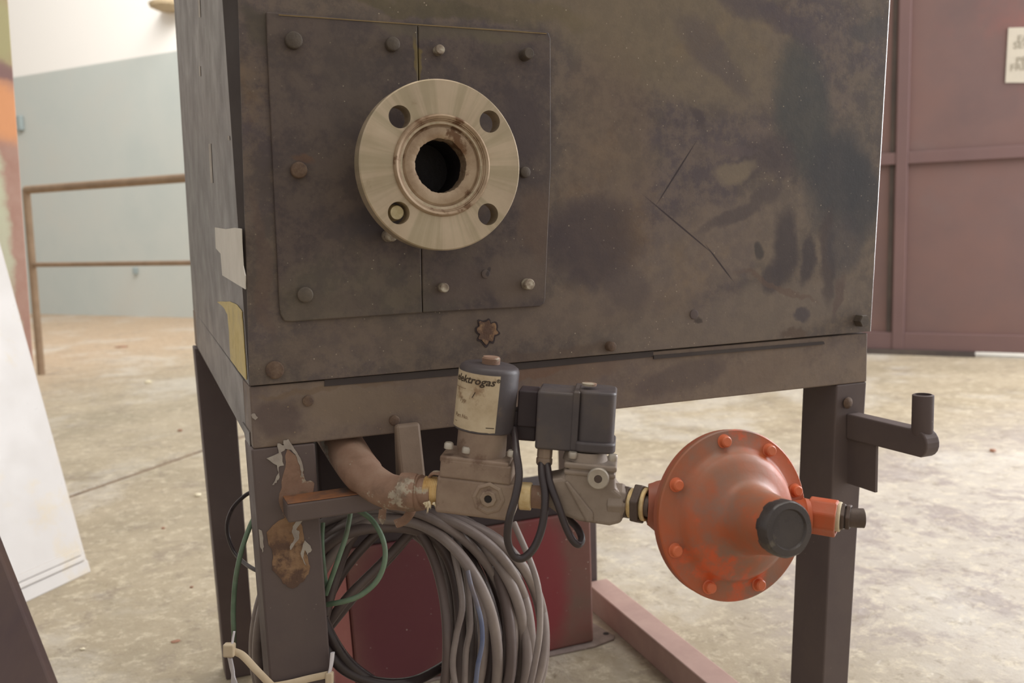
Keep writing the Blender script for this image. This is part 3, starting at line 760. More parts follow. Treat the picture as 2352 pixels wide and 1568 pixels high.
# dark tray hanging behind the beam
mb = MB(); xa, xc = PY(724, 1060, .10).x, PY(1186, 1000, .10).x
mb.box(((xa + xc) / 2, .20, .500), (xc - xa, .22, .13)); mb.build('burner_tray', 'dark', mt, bevel=.004)
mb = MB(); mb.box(((xa + xc) / 2, .20, .597), (.10, .10, .095)); mb.build('tray_hanger', 'dark', mt)
# rust and old tape on the left leg
o = flake('rust_patch', jag([(612, 1222), (640, 1195), (668, 1180), (690, 1200), (698, 1235), (703, 1270), (712, 1300), (700, 1330), (675, 1350), (650, 1340), (625, 1308), (627, 1275)], 3, 4, 3), lambda x, y: PY(x, y, 0), (0, -1, 0), 'rustpatch', .0008, mt)
o = flake('rust_patch', jag([(660, 1030), (688, 1050), (700, 1100), (722, 1110), (722, 1180), (655, 1190), (640, 1150), (650, 1090)], 3, 4, 5), lambda x, y: PY(x, y, 0), (0, -1, 0), 'elbow', .0005, mt)
GM = 'old grey tape scraps on the left leg'
def tape(px, lab, seed, grp=None):
    o = flake('tape_scrap', jag(px, 1.6, 3, seed), lambda x, y: PY(x, y, -.0006), (0, -1, 0), 'foil', .0008)
    tag(o, lab, 'tape', GM)
tape([(612, 1052), (640, 1040), (637, 1018), (652, 1022), (650, 1012), (662, 1008), (676, 1030), (690, 1052), (697, 1080), (694, 1095), (690, 1078), (682, 1050), (668, 1032), (655, 1030), (645, 1038), (652, 1068), (640, 1072), (642, 1095), (635, 1108), (625, 1113), (640, 1085), (636, 1068)], 'torn star-shaped scrap of grey tape highest on the rusty front leg', 11)
tape([(672, 1208), (690, 1185), (694, 1196), (680, 1215), (688, 1222), (684, 1240), (668, 1262), (665, 1256), (676, 1236), (670, 1222)], 'curled sliver of grey tape over the rust patch on the front leg', 12)
tape([(700, 1240), (710, 1250), (716, 1262), (706, 1274), (700, 1262), (696, 1280), (704, 1300), (698, 1292), (690, 1270)], 'thin grey tape sliver at the right rim of the rust patch', 13)
tape([(578, 948), (586, 950), (592, 958), (586, 964), (578, 956)], 'tiny grey chip of tape at the left end of the beam', 14)
tape([(594, 1215), (602, 1222), (606, 1255), (602, 1268), (597, 1250)], 'narrow grey tape strip on the left corner of the front leg', 15)

# paper labels on the side sheet
XS = XL - .0004
o = flake('paper_label', [(495, 522), (520, 526), (540, 523), (556, 525), (557, 560), (560, 610), (565, 633), (565, 664), (545, 652), (512, 632), (508, 582), (497, 570)], lambda x, y: PX(x, y, XS), (-1, 0, 0), 'paper', .0008)
tag(o, 'torn off-white paper label stuck on the side of the cabinet', 'label')
o = flake('paper_label', jag([(500, 693), (528, 692), (545, 700), (557, 716), (560, 760), (564, 820), (567, 872), (548, 850), (531, 826), (528, 780), (524, 722), (515, 706)], .8, 3, 2), lambda x, y: PX(x, y, XS), (-1, 0, 0), 'yellow', .0008)
tag(o, 'yellowed paper label peeling from the cabinet side below the white one', 'label')
# scratches on the side sheet
for (x1, y1, x2, y2, w2) in [(482, 330, 487, 420, 2.5), (457, 0, 459, 40, 2), (459, 152, 460, 175, 1.5), (525, 312, 526, 322, 2)]:
    o = flake('scratch', [(x1 - w2, y1), (x1 + w2, y1), (x2 + w2, y2), (x2 - w2, y2)], lambda x, y: PX(x, y, XS), (-1, 0, 0), 'foil', .0003, mt)

# ================================================================== FLANGE
ft = thing('pipe_flange', 'turned steel pipe flange with four holes standing off the front cover', 'flange', FLC + Vector((0, .07, 0)))
FA = frame(FLC, (0, -1, 0), (1, 0, 0))
def boolean(o, cutters):
    for c in cutters:
        m_ = o.modifiers.new('cut', 'BOOLEAN'); m_.operation = 'DIFFERENCE'; m_.object = c; m_.solver = 'EXACT'
    bpy.context.view_layer.update()
    me = bpy.data.meshes.new_from_object(o.evaluated_get(bpy.context.evaluated_depsgraph_get()))
    o.modifiers.clear(); old = o.data; o.data = me
    for c in cutters: bpy.data.objects.remove(c)
    me.shade_smooth(); me.set_sharp_from_angle(angle=radians(30))
R_ = .0822
mb = MB(); mb.lathe([(.0495, 0), (R_ - .0012, 0), (R_, -.0012), (R_, -.019), (R_ - .001, -.020), (.040, -.020), (.040, -.001)], FA, 128, close=True)
disc = mb.build('disc', 'flange', ft)
cut = []
holes = [(918, 268), (1125, 279), (1121, 492), (916, 489)]
for px, py in holes:
    hp = PY(px, py, FLC.y)
    mb = MB(); mb.lathe([(0, -.03), (.0108, -.03), (.0108, .01), (0, .01)], frame(hp, (0, -1, 0)), 40)
    cut.append(mb.build('cutter', 'flange'))
boolean(disc, cut)
disc.parent = ft; disc.matrix_parent_inverse = Matrix.Translation(-ft.location)
prof = [(.0495, -.001), (.0488, .0025), (.0472, .004), (.0460, .0036)]
r_, z_ = .0455, .003
for i in range(5):
    prof += [(r_, z_), (r_ - .0008, z_ - .0003), (r_ - .0010, z_ - .0016)]; r_ -= .0013; z_ -= .0014
prof += [(.0375, -.0035), (.0368, -.0028)]
mb = MB(); mb.lathe(prof, FA, 96); mb.build('hub', 'flangehub', ft, smooth=True)
# pipe end with a ragged bore
mb = MB(); seg = 220; rings = []
for (r, z) in [(.0368, -.0028), (.0330, -.0022), (.0285, -.0024), (.0262, -.004), (.0258, -.02)]:
    rr = []
    for i in range(seg):
        a_ = 2 * pi * i / seg; q = r
        if r < .029: q += .0009 * (noise.noise(Vector((cos(a_) * 4, sin(a_) * 4, 1.3))) + .7 * noise.noise(Vector((cos(a_) * 11, sin(a_) * 11, 4))))
        rr.append(mb.b.verts.new(FA @ Vector((q * cos(a_), q * sin(a_), z))))
    rings.append(rr)
for a_, b_ in zip(rings, rings[1:]):
    for i in range(seg): mb.b.faces.new((a_[i], a_[(i + 1) % seg], b_[(i + 1) % seg], b_[i]))
mb.build('pipe_end', 'flangehub', ft, smooth=True)
mb = MB(); mb.lathe([(.0268, -.012), (.0268, -.06), (.0268, -.0635), (0, -.0635)], FA, 64); mb.build('bore', 'bore', ft, smooth=True)
mb = MB(); mb.lathe([(.040, -.0205), (.036, -.035), (.034, -.06), (.034, -.0640)], FA, 64); mb.build('neck', 'flangehub', ft, smooth=True)
# studs behind the flange (they sit in the cover)
bolt(912, 488, .0082, .054, 'palestud', lab='bright bare stud seen through the lower left flange hole')
bolt(901, 541, .0064, .018, 'palebolt', lab='pale stud just below the flange')

# ================================================================== GAS TRAIN
def tz(px): return .885 + (.835 - .885) * (px - 985) / (1975 - 985)
def TP(px, py, d=0.0): return PZ(px, py, tz(px) + d)
TX = (TP(1975, 1190) - TP(985, 1130)).normalized()
TNn = TX.cross(zz).normalized()                     # towards the camera
if TNn.dot(VF) > 0: TNn = -TNn
TU = TNn.cross(TX).normalized()
if TU.z < 0: TU = -TU
def TF(px, py, d=0.0, roll=0.0):
    """matrix with X along the train, Y towards the camera, Z up"""
    o = TP(px, py, d); a = radians(roll)
    x = TX * cos(a) - TU * sin(a); z = TU * cos(a) + TX * sin(a); y = z.cross(x)
    return Matrix(((x.x, y.x, z.x, o.x), (x.y, y.y, z.y, o.y), (x.z, y.z, z.z, o.z), (0, 0, 0, 1)))
def s(px): return px * .87 / FPX
AX = Matrix.Rotation(pi / 2, 4, 'Y')                # lathe axis -> X
AY = Matrix.Rotation(pi / 2, 4, 'X')               # lathe axis -> Y

# ---- elbow pipe
et = thing('pipe_elbow', 'rusty pipe elbow with flaking grey paint under the beam', 'pipe elbow', TP(880, 1110))
path = spline([PZ(770, 990, 1.0), PZ(803, 1045, .965), PZ(838, 1092, .93), PZ(888, 1126, .907), PZ(940, 1132, .892), PZ(972, 1130, .886)], 8)
def er(t): return s(50) - s(13) * t + (s(4) if t > .82 else 0) + (s(4) if t < .42 else 0)
mb = MB(); mb.tube(path, er, 28); mb.build('bend', 'elbow', et, smooth=True)
mb = MB(); mb.tube([p + (CAM - p).normalized() * s(30) + Vector((0, 0, -s(14))) for p in path[14:34]], s(5), 8); mb.build('seam', 'elbow', et, smooth=True)
mb = MB(); mb.lathe([(s(34), -s(26)), (s(44), -s(24)), (s(46), 0), (s(44), s(14)), (s(36), s(16))], TF(943, 1130) @ AX, 28); mb.build('collar', 'elbow', et, smooth=True)
mb = MB(); mb.lathe([(s(33), -s(20)), (s(34), s(16)), (s(30), s(18))], TF(975, 1130) @ AX, 28); mb.build('nipple', 'elbow', et, smooth=True)
mb = MB()
pr = []
for i in range(9): pr += [(s(31.5), s(i * 4 - 10)), (s(33.5), s(i * 4 - 8))]
mb.lathe(pr, TF(985, 1126) @ AX, 28); mb.build('thread', 'brass', et, smooth=True)
# wisps of thread tape
rnd = random.Random(4)
mb = MB()
for i in range(9):
    p = TP(972 + rnd.uniform(0, 26), 1152 + rnd.uniform(0, 4), -.016); q = p + Vector((rnd.uniform(-.003, .003), rnd.uniform(-.003, .003), -rnd.uniform(.004, .012)))
    mb.tube([p, (p + q) / 2 + Vector((.001, 0, 0)), q], lambda t: .0016 * (1.05 - t), 5)
mb.build('tape_wisps', 'ptfe', et, smooth=True)

# ---- solenoid valve
R1 = 3.5
vt = thing('solenoid_valve', 'gas solenoid valve with a cream labelled upright cylindrical coil', 'valve', TP(1100, 1180))
def tbox(par, name, m, px, py, w_, h_, dep, d=0.0, roll=R1, bev=.002):
    mb = MB(); mb.box((0, 0, 0), (s(w_), s(dep), s(h_)), TF(px, py, d, roll)); return mb.build(name, m, par, bevel=bev, bseg=3)
mb = MB()
mb.box((0, 0, 0), (s(182), s(96), s(88)), TF(1098, 1132, .003, R1)); mb.build('body', 'castgrey', vt, bevel=.0035, bseg=3)
tbox(vt, 'bonnet', 'castgrey', 1100, 1070, 164, 44, 104, .001, R1, .002)
tbox(vt, 'bonnet_plate', 'castgrey', 1098, 1049, 160, 16, 108, .001, R1, .002)
mb = MB(); mb.lathe([(s(58), -s(32)), (s(57), s(30)), (0, s(30))], TF(1107, 1014, .002, R1), 40); mb.build('neck', 'castgrey', vt, smooth=True)
for (px, py) in [(1031, 1022), (1072, 1032), (1176, 1040)]:
    mb = MB(); mb.lathe([(s(11), -s(7)), (s(11), s(3)), (s(8), s(7)), (0, s(7))], TF(px, py, -.018, R1), 18); mb.build('screw', 'zinc', vt, smooth=True)
cf = TF(1118, 911, .002, R1 + 1.2)
CR = s(70)
mb = MB(); H2 = s(77)
mb.lathe([(0, -H2), (CR - s(6), -H2), (CR, -H2 + s(4)), (CR, H2 - s(12)), (CR - s(3), H2 - s(5)), (CR - s(10), H2), (0, H2)], cf, 56)
coil = mb.build('coil', 'coilblack', vt, smooth=True)
# label: curved sheet on the coil
def cyl(r, ang, z): return cf @ Vector((r * sin(ang), -r * cos(ang), z))   # ang 0 faces the camera, + right
mb = MB(); a0_, a1_ = radians(-96), radians(30); n = 24; zt2, zb2 = H2 - s(15), -H2 + s(8)
rows = []
for i in range(n + 1):
    an = a0_ + (a1_ - a0_) * i / n
    rows.append([mb.b.verts.new(cyl(CR + .0004, an, z)) for z in (zb2 + s(1.5) * noise.noise(Vector((i * .7, 0, 0))), zt2)] + [mb.b.verts.new(cyl(CR, an, z)) for z in (zt2, zb2)])
for a_, b_ in zip(rows, rows[1:]):
    for q in range(4): mb.b.faces.new((a_[q], b_[q], b_[(q + 1) % 4], a_[(q + 1) % 4]))
mb.b.faces.new(rows[0]); mb.b.faces.new(rows[-1][::-1])
lab = mb.build('label_sheet', 'label', coil, smooth=True)
def wrap(body, size, ang0, z, m, slant=.25, wx=1.0):
    me = text_mesh(body, size, 0, size * (.022 if m == 'ink' else .008))
    for v in me.vertices:
        x, y = v.co.x * wx + v.co.y * slant, v.co.y
        v.co = cyl(CR + .0007, ang0 + x / CR, z + y)
    link('lettering', me, m, coil)
wrap('elektrogas', s(24), radians(-70), H2 - s(38), 'ink', .3, 1.10)
wrap('®', s(12), radians(23), H2 - s(30), 'ink', 0)
wrap('- ----------', s(14), radians(-80), H2 - s(56), 'inkfaint')
wrap('Typ', s(14), radians(-50), H2 - s(84), 'inkfaint', .1)
wrap('Part No.', s(13), radians(-60), -s(44), 'inkfaint', .1)
wrap('---', s(12), radians(-62), -s(58), 'inkfaint', .1)
wrap('—', s(18), radians(12), -s(62), 'ink', 0)
wrap('/', s(18), radians(-20), s(8), 'ink', .2)
pr = [(s(21), 0)]
for i in range(7): pr += [(s(21.5), s(2 + i * 3)), (s(20), s(3.5 + i * 3))]
pr += [(s(19), s(24)), (0, s(24))]
mb = MB(); mb.lathe(pr, TF(1127, 842, .002, R1), 32); mb.build('threaded_stud', 'elbow', vt, smooth=True)
# octagonal port boss
pf = TF(1122, 1144, -.017, R1) @ AY
mb = MB(); mb.lathe([(s(40), -s(10)), (s(38), s(3)), (s(30), s(5)), (s(28), s(2)), (s(20), s(2)), (s(19), s(8)), (s(9), s(8)), (s(8), -s(4)), (0, -s(4))], pf, 8); mb.build('port_boss', 'castgrey', vt, bevel=.0008)
mb = MB(); mb.lathe([(0, s(8.5)), (s(8), s(8.5)), (s(8), s(7)), (0, s(7))], pf, 12); mb.build('port_hole', 'bore', vt)
mb = MB(); mb.lathe([(s(30), -s(14)), (s(32), -s(12)), (s(32), s(12)), (s(28), s(14))], TF(1208, 1139) @ AX, 28); mb.build('nipple', 'brass', vt, smooth=True)
mb = MB(); mb.lathe([(s(26), -s(22)), (s(27), s(24)), (s(25), s(24))], TF(1236, 1141) @ AX, 28); mb.build('nipple_rust', 'elbow', vt, smooth=True)
# tape wrap behind the bonnet's left end
mb = MB(); mb.tube(spline([TP(985, 1098, .0), TP(995, 1086, -.004), TP(1015, 1088, -.008), TP(1030, 1096, -.006)], 6), (s(8), s(4)), 8); mb.build('gasket_tab', 'elbow', vt, smooth=True)

# ---- second valve with black box coil
v2 = thing('gas_valve', 'grey cast gas valve beneath a dusty black box-shaped coil', 'valve', TP(1350, 1190))
mb = MB(); fr_ = TF(1345, 1128, .002, 2)
out = [(-s(100), -s(22)), (-s(100), s(28)), (-s(52), s(40)), (-s(40), s(72)), (s(62), s(72)), (s(66), s(24)), (s(88), s(10)), (s(88), -s(54)), (s(60), -s(64)), (-s(10), -s(60)), (-s(60), -s(46))]
for (x, z) in out: pass
vs1 = [fr_ @ Vector((x, s(42), z)) for x, z in out]
mb.prism(vs1, (fr_ @ Vector((0, -s(84), 0))) - (fr_ @ Vector((0, 0, 0))))
mb.build('body', 'castgrey2', v2, bevel=.004, bseg=3)
# diagonal rib
mb = MB(); rb_ = [fr_ @ Vector((x, -s(47), z)) for x, z in [(-s(48), s(30)), (-s(40), s(34)), (s(22), -s(34)), (s(24), -s(56)), (s(8), -s(58))]]
mb.prism(rb_, (fr_ @ Vector((0, s(20), 0))) - (fr_ @ Vector((0, 0, 0)))); mb.build('rib', 'castgrey2', v2, bevel=.002)
tbox(v2, 'flange_plate', 'castgrey2', 1358, 1061, 118, 14, 100, 0, 2.5, .002)
tbox(v2, 'flange_plate', 'castgrey2', 1356, 1077, 116, 14, 94, 0, 2.5, .0025)
mb = MB(); mb.lathe([(s(52), -s(12)), (s(46), s(12)), (0, s(12))], TF(1345, 1043, .002, 2), 36); mb.build('neck', 'castgrey2', v2, smooth=True)
for (px, py) in [(1316, 1043), (1408, 1049)]:
    mb = MB(); mb.lathe([(s(10), -s(8)), (s(11), s(2)), (s(9), s(6)), (0, s(6))], TF(px, py, -.016, 2), 18); mb.build('screw', 'zinc', v2, smooth=True)
pf = TF(1374, 1098, -.022, 2) @ AY
mb = MB(); mb.lathe([(s(24), -s(14)), (s(24.5), s(4)), (s(22), s(7)), (s(9), s(7)), (s(9), s(3)), (0, s(3))], pf, 36); mb.build('port_plug', 'zinc', v2, smooth=True)
mb = MB(); mb.lathe([(0, s(7.6)), (s(9), s(7.6)), (s(9), s(5)), (0, s(5))], pf, 6); mb.build('port_plug_socket', 'nut', v2)
mb = MB(); mb.lathe([(s(30), -s(24)), (s(42), -s(22)), (s(42), s(10)), (s(38), s(18)), (s(26), s(20))], TF(1418, 1150) @ AX, 8); mb.build('outlet', 'castgrey2', v2, bevel=.001)
def rbox(par, name, m, px0, py0, px1, py1, dep, d, rad, roll=1.5, vert=True):
    """box with rounded upright edges"""
    fm = TF((px0 + px1) / 2, (py0 + py1) / 2, d, roll); w2, h2, d2 = s(px1 - px0) / 2, s(py1 - py0) / 2, s(dep) / 2
    pts = []
    for (cx, cy, a0) in ((w2 - rad, d2 - rad, 0), (-w2 + rad, d2 - rad, 90), (-w2 + rad, -d2 + rad, 180), (w2 - rad, -d2 + rad, 270)):
        for i in range(7):
            a_ = radians(a0 + 15 * i); pts.append((cx + rad * cos(a_), cy + rad * sin(a_)))
    mb = MB(); mb.prism([fm @ Vector((x, y, -h2)) for x, y in pts], (fm @ Vector((0, 0, 2 * h2))) - (fm @ Vector((0, 0, 0))))
    return mb.build(name, m, par, bevel=.0022, bseg=3, smooth=True)
cb = rbox(v2, 'coil', 'coilblack', 1236, 890, 1330, 1024, 110, .006, s(8))
rbox(cb, 'coil_shell', 'coilblack', 1326, 890, 1413, 1026, 114, .006, s(24))
rbox(cb, 'coil_band', 'coilblack', 1316, 888, 1332, 1024, 116, .006, s(4))
rbox(cb, 'coil_lip', 'coilblack', 1318, 1004, 1414, 1028, 118, .006, s(24))
rbox(v2, 'connector', 'coildark', 1192, 890, 1238, 976, 70, .018, s(4))
rbox(v2, 'connector_foot', 'coildark', 1178, 938, 1236, 1008, 56, .020, s(6))
mb = MB(); mb.lathe([(0, -s(3)), (s(16), -s(3)), (s(17), s(2)), (0, s(3))], TF(1354, 882, -.004, 2), 24); mb.build('coil_nut', 'elbow', v2, smooth=True)
mb = MB(); mb.lathe([(s(17), -s(24)), (s(19), -s(20)), (s(19), -s(8)), (s(16), -s(6)), (s(18), -s(4)), (s(18), s(22)), (0, s(22))], TF(1251, 1044, -.002, 2), 8); mb.build('cable_gland', 'castgrey', v2, bevel=.0008)

# ---- cables of the valves
def cable(name, px, r, m, label=None, cat='cable', par=None, group=None, seg=10, n=8):
    mb = MB(); mb.tube(spline([PZ(*p) for p in px], n), r, seg)
    o = mb.build(name, m, par, smooth=True)
    if label: tag(o, label, cat, group)
    return o
cable('coil_cable', [(1180, 985, .88), (1186, 1040, .855), (1192, 1090, .845), (1184, 1140, .84), (1170, 1190, .84), (1166, 1240, .845), (1180, 1275, .85), (1202, 1281, .85), (1228, 1255, .85), (1246, 1205, .85), (1252, 1140, .852), (1245, 1090, .86), (1244, 1060, .868)], s(9), 'cableblack', 'black cable looping from the solenoid coil down and up to the gland')
cable('coil_cable', [(1256, 1060, .868), (1264, 1110, .855), (1282, 1160, .85), (1298, 1205, .85), (1314, 1238, .85), (1329, 1250, .852), (1336, 1236, .86), (1326, 1212, .87), (1306, 1192, .885), (1290, 1180, .905), (1270, 1150, .93)], s(8.5), 'cableblack', 'black cable hooking in a small loop right of the valves')

# ---- nuts between the valve and the regulator
nt = thing('hex_fitting', 'pair of blackened hex nuts wound with thread tape beside the regulator', 'fitting', TP(1460, 1155))
def hexn(par, name, m, px, py, r, w_, rot=0, d=0.0, seg=6, bev=.0012, lean=0):
    mb = MB(); fm = TF(px, py, d, lean) @ Matrix.Rotation(radians(-20), 4, 'Z') @ AX @ Matrix.Rotation(radians(rot), 4, 'Z')
    mb.lathe([(r * .8, -w_ / 2), (r, -w_ / 2), (r, w_ / 2), (r * .8, w_ / 2)], fm, seg, close=True)
    return mb.build(name, m, par, bevel=bev, smooth=seg > 8)
hexn(nt, 'nipple', 'nut', 1458, 1157, s(24), s(76), 0, 0, 28, 0)
hexn(nt, 'thread_tape', 'ptfe', 1431, 1152, s(30), s(8), 0, 0, 28)
hexn(nt, 'nut', 'nut', 1439, 1153, s(40), s(17), 10)
hexn(nt, 'thread_tape', 'brass', 1453, 1155, s(34), s(14), 0, 0, 28)
hexn(nt, 'nut', 'nut', 1468, 1157, s(48), s(19), 10)
hexn(nt, 'thread_tape', 'brass', 1482, 1158, s(38), s(12), 0, 0, 28)

# ---- regulator
RCX, RCY, RZ = 1688, 1183, .845
rc = PZ(RCX, RCY, RZ)
vn = (CAM - rc).normalized(); vr = (VR - VR.dot(vn) * vn).normalized(); vu = vn.cross(vr)
if vu.z < 0: vu = -vu
ra = (vn * cos(radians(35)) + (vr * .965 - vu * .26) * sin(radians(35))).normalized()
def q(px): return px * .98 * RZ / FPX
RM = frame(rc, ra, vr)
gt = thing('pressure_regulator', 'large orange disc-shaped gas pressure regulator with a black cap', 'regulator', rc - Vector((0, 0, .1)))
mb = MB()
mb.lathe([(q(196), -q(16)), (q(200), -q(14)), (q(201), -q(3)), (q(198), 0), (q(164), q(1)), (q(154), q(7)), (q(148), q(20)), (q(141), q(30)), (q(128), q(38)), (q(108), q(47)), (q(92), q(54)), (q(82), q(64)), (q(76), q(82)), (q(71), q(110)), (q(65), q(150)), (q(61), q(172)), (0, q(172))], RM, 96)
mb.build('upper_shell', 'orange', gt, smooth=True)
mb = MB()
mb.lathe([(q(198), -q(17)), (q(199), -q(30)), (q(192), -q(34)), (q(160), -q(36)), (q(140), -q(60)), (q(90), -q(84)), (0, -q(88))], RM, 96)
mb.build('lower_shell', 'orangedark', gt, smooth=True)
# screw cap, scalloped edge
mb = MB()
def scal(r, z, amp=q(.7)):
    return [mb.b.verts.new(RM @ Vector(((r + amp * (1 if (i // 6) % 2 else 0)) * cos(2 * pi * i / 96), (r + amp * (1 if (i // 6) % 2 else 0)) * sin(2 * pi * i / 96), z))) for i in range(96)]
rg = [scal(q(58), q(162), 0), scal(q(61), q(163)), scal(q(61), q(196)), scal(q(57), q(202), q(.8)), scal(q(44), q(203), 0), scal(q(41), q(198), 0), scal(q(2), q(197), 0)]
for a_, b_ in zip(rg, rg[1:]):
    for i in range(96): mb.b.faces.new((a_[i], a_[(i + 1) % 96], b_[(i + 1) % 96], b_[i]))
mb.b.faces.new(rg[-1]); mb.b.faces.new(rg[0][::-1])
plabel(mb.build('cap', 'blackcap', gt, smooth=True), 'black screw cap on the cone')
for i, an in enumerate([97, 55, 14, -30, 288, 243, 201, 151]):
    a_ = radians(an); p = RM @ Vector((q(176) * cos(a_), q(176) * sin(a_), 0))
    mb = MB(); mb.lathe([(q(17), -q(1)), (q(17), q(2)), (q(13.5), q(3)), (q(13), q(14)), (q(10), q(17)), (0, q(17))], frame(p, ra, vr), 18)
    mb.build('bolt', 'orangebolt', gt, smooth=True)
# inlet boss
i0 = TP(1494, 1158); i1 = PZ(1560, 1168, .875)
mb = MB(); mb.tube([i0 - TX * s(6), i0 + TX * s(14), (i0 + i1) / 2, i1, i1 + TX * s(60)], lambda t: s(46) + s(26) * min(1, t * 1.3), 36); mb.build('inlet', 'orangedark', gt, smooth=True)
# outlet: collar, hex, locknuts
oc = lambda px, py: TF(px, py, .02, -2)
mb = MB(); mb.lathe([(s(36), -s(60)), (s(40), -s(6)), (s(44), s(0)), (s(42), s(10)), (s(34), s(12))], oc(1848, 1188) @ AX, 36); mb.build('outlet', 'orange', gt, smooth=True)
hexn(gt, 'outlet_hex', 'orange', 1890, 1186, s(43), s(62), 22, .02, 8, .002)
hexn(gt, 'outlet_ring', 'ptfe', 1925, 1186, s(34), s(14), 0, .02, 28)
of = thing('hose_fitting', 'dark hex hose fitting ending the gas pipe before the right leg', 'fitting', TP(1950, 1188))
hexn(of, 'nut', 'nut', 1936, 1186, s(33), s(10), 10, .02)
hexn(of, 'nut', 'nut', 1949, 1187, s(31), s(10), 20, .02)
mb = MB(); mb.lathe([(s(20), -s(30)), (s(22), s(8)), (s(22), s(24)), (s(17), s(26)), (s(16), s(10)), (0, s(10))], TF(1958, 1189, .02, -2) @ AX, 28); mb.build('spigot', 'nut', of, smooth=True)

# ================================================================== RED BOX
rx1 = PG(1365, 1478).x; rx0 = PY(820, 1568, RBY).x; rtz = PY(1230, 1192, RBY).z
yA = RBY; yB = RBY + .13
rt_ = thing('red_box', 'dusty dark red steel box behind the cable coil', 'box', ((rx0 + rx1) / 2, (yA + yB) / 2, 0))
mb = MB(); mb.hexa([Vector((rx0, yA, .004)), Vector((rx1, yA, .004)), Vector((rx1, yB, .004)), Vector((rx0, yB, .004))], [Vector((rx0 - .01, yA, rtz)), Vector((rx1 - .002, yA, rtz)), Vector((rx1 - .002, yB, rtz)), Vector((rx0 - .01, yB, rtz))])
mb.build('body', 'redbox', rt_, bevel=.004)
mb = MB(); mb.box(((rx0 + rx1) / 2 - .006, (yA + yB) / 2, rtz + .022), (rx1 - rx0, yB - yA - .004, .043)); mb.build('lid', 'dark', rt_, bevel=.004)
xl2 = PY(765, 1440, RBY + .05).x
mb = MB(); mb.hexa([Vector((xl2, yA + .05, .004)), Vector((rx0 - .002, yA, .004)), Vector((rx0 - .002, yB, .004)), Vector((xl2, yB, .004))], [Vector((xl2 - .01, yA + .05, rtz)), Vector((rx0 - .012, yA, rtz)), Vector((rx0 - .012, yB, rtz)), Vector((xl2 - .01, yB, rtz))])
plabel(mb.build('bevelled_side', 'redlit', rt_), 'slanted left side coloured paler pink as lit')
mb = MB(); bp = [PG(1180, 1520, .003), PG(1366, 1484, .003), PG(1410, 1467, .003), PG(1412, 1460, .003), Vector((rx1 + .03, yB, .003)), Vector((rx0, yB, .003))]
bp[0] = Vector((rx0 + .1, yA - .004, .003))
mb.prism([Vector((p.x, p.y, 0)) for p in bp], (0, 0, .0038))
M['baseplate'] = mat('dusty_base_plate', [(120, 104, 98), (150, 136, 128)], 30, 5, .8, 0, .3, 100, (220, 210, 200), 120, .1)
mb.build('base_plate', 'baseplate', rt_, bevel=.001)
mb = MB(); mb.lathe([(0, .0042), (.006, .0042), (.006, .003), (0, .003)], Matrix.Translation(PG(1392, 1459, .0)), 16); mb.build('bolt_hole', 'bore', rt_)

# ================================================================== CABLE COIL
kt = thing('cable_coil', 'thick coil of dusty grey cable hanging behind the left leg', 'cable coil', PZ(900, 1500, 1.06))
rnd = random.Random(21)
NL = 27
for i in range(NL):
    u = (i + .5) / NL
    u2 = min(1, max(0, u + rnd.uniform(-.05, .05))); u3 = min(1, max(0, rnd.random() * .5 + u * .5))
    xl = 735 - (735 - 543) * u3; xr = 1036 + (1262 - 1036) * u2
    yt_ = 1212 - 56 * u3 + rnd.uniform(-6, 6); yb_ = 1770 + rnd.uniform(-20, 30)
    zd = 1.06 + rnd.uniform(-.035, .035)
    pts = []
    ph1, ph2 = rnd.uniform(0, 6), rnd.uniform(0, 6); am = rnd.uniform(4, 13)
    cxm = 905 + 60 * (u2 - .5) + rnd.uniform(-15, 15)
    for k_ in range(26):
        a_ = 2 * pi * k_ / 26
        cx_, sx_ = cos(a_), sin(a_)
        ex = (abs(cx_) ** .86) * (1 if cx_ > 0 else -1); ey = (abs(sx_) ** .95) * (1 if sx_ > 0 else -1)
        x = cxm + ((xr - cxm) if cx_ > 0 else (cxm - xl)) * ex + am * sin(2 * a_ + ph1)
        y = (yt_ + yb_) / 2 - (yb_ - yt_) / 2 * ey + am * cos(3 * a_ + ph2)
        if abs(cx_) > .3 or sx_ < 0: pass
        z = zd + .022 * sin(a_ + ph2) + .014 * sin(3 * a_ + ph1)
        pts.append(PZ(x, y, z))
    mb = MB(); mb.tube(spline(pts, 5, True), rnd.choice((.0056, .0062, .0066)), 10, closed=True)
    mb.build('cable_turn', 'cable' if rnd.random() < .72 else 'cabledark', kt, smooth=True)
# slack strands crossing the opening of the coil
for px in ([(748, 1440, 1.03), (800, 1370, 1.03), (880, 1290, 1.04), (950, 1215, 1.06), (990, 1170, 1.07)],
           [(740, 1460, 1.05), (830, 1350, 1.06), (905, 1270, 1.07), (965, 1195, 1.08)],
           [(742, 1400, 1.04), (790, 1310, 1.05), (860, 1230, 1.06), (930, 1180, 1.07)],
           [(746, 1420, 1.02), (770, 1330, 1.03), (800, 1250, 1.05), (850, 1180, 1.07)],
           [(1020, 1200, 1.04), (1040, 1260, 1.02), (1062, 1380, 1.0), (1048, 1460, 1.0), (1040, 1530, 1.0), (1055, 1620, 1.0)],
           [(1000, 1170, 1.06), (1060, 1270, 1.03), (1080, 1420, 1.01), (1070, 1500, 1.01), (1066, 1620, 1.01)],
           [(1180, 1200, 1.03), (1232, 1330, 1.0), (1240, 1440, .99), (1225, 1540, .99), (1205, 1620, .99)]):
    cable('cable_turn', px, .0056 if px[0][0] < 995 else .0036, 'cable' if px[0][0] > 990 else 'cabledark', par=kt)
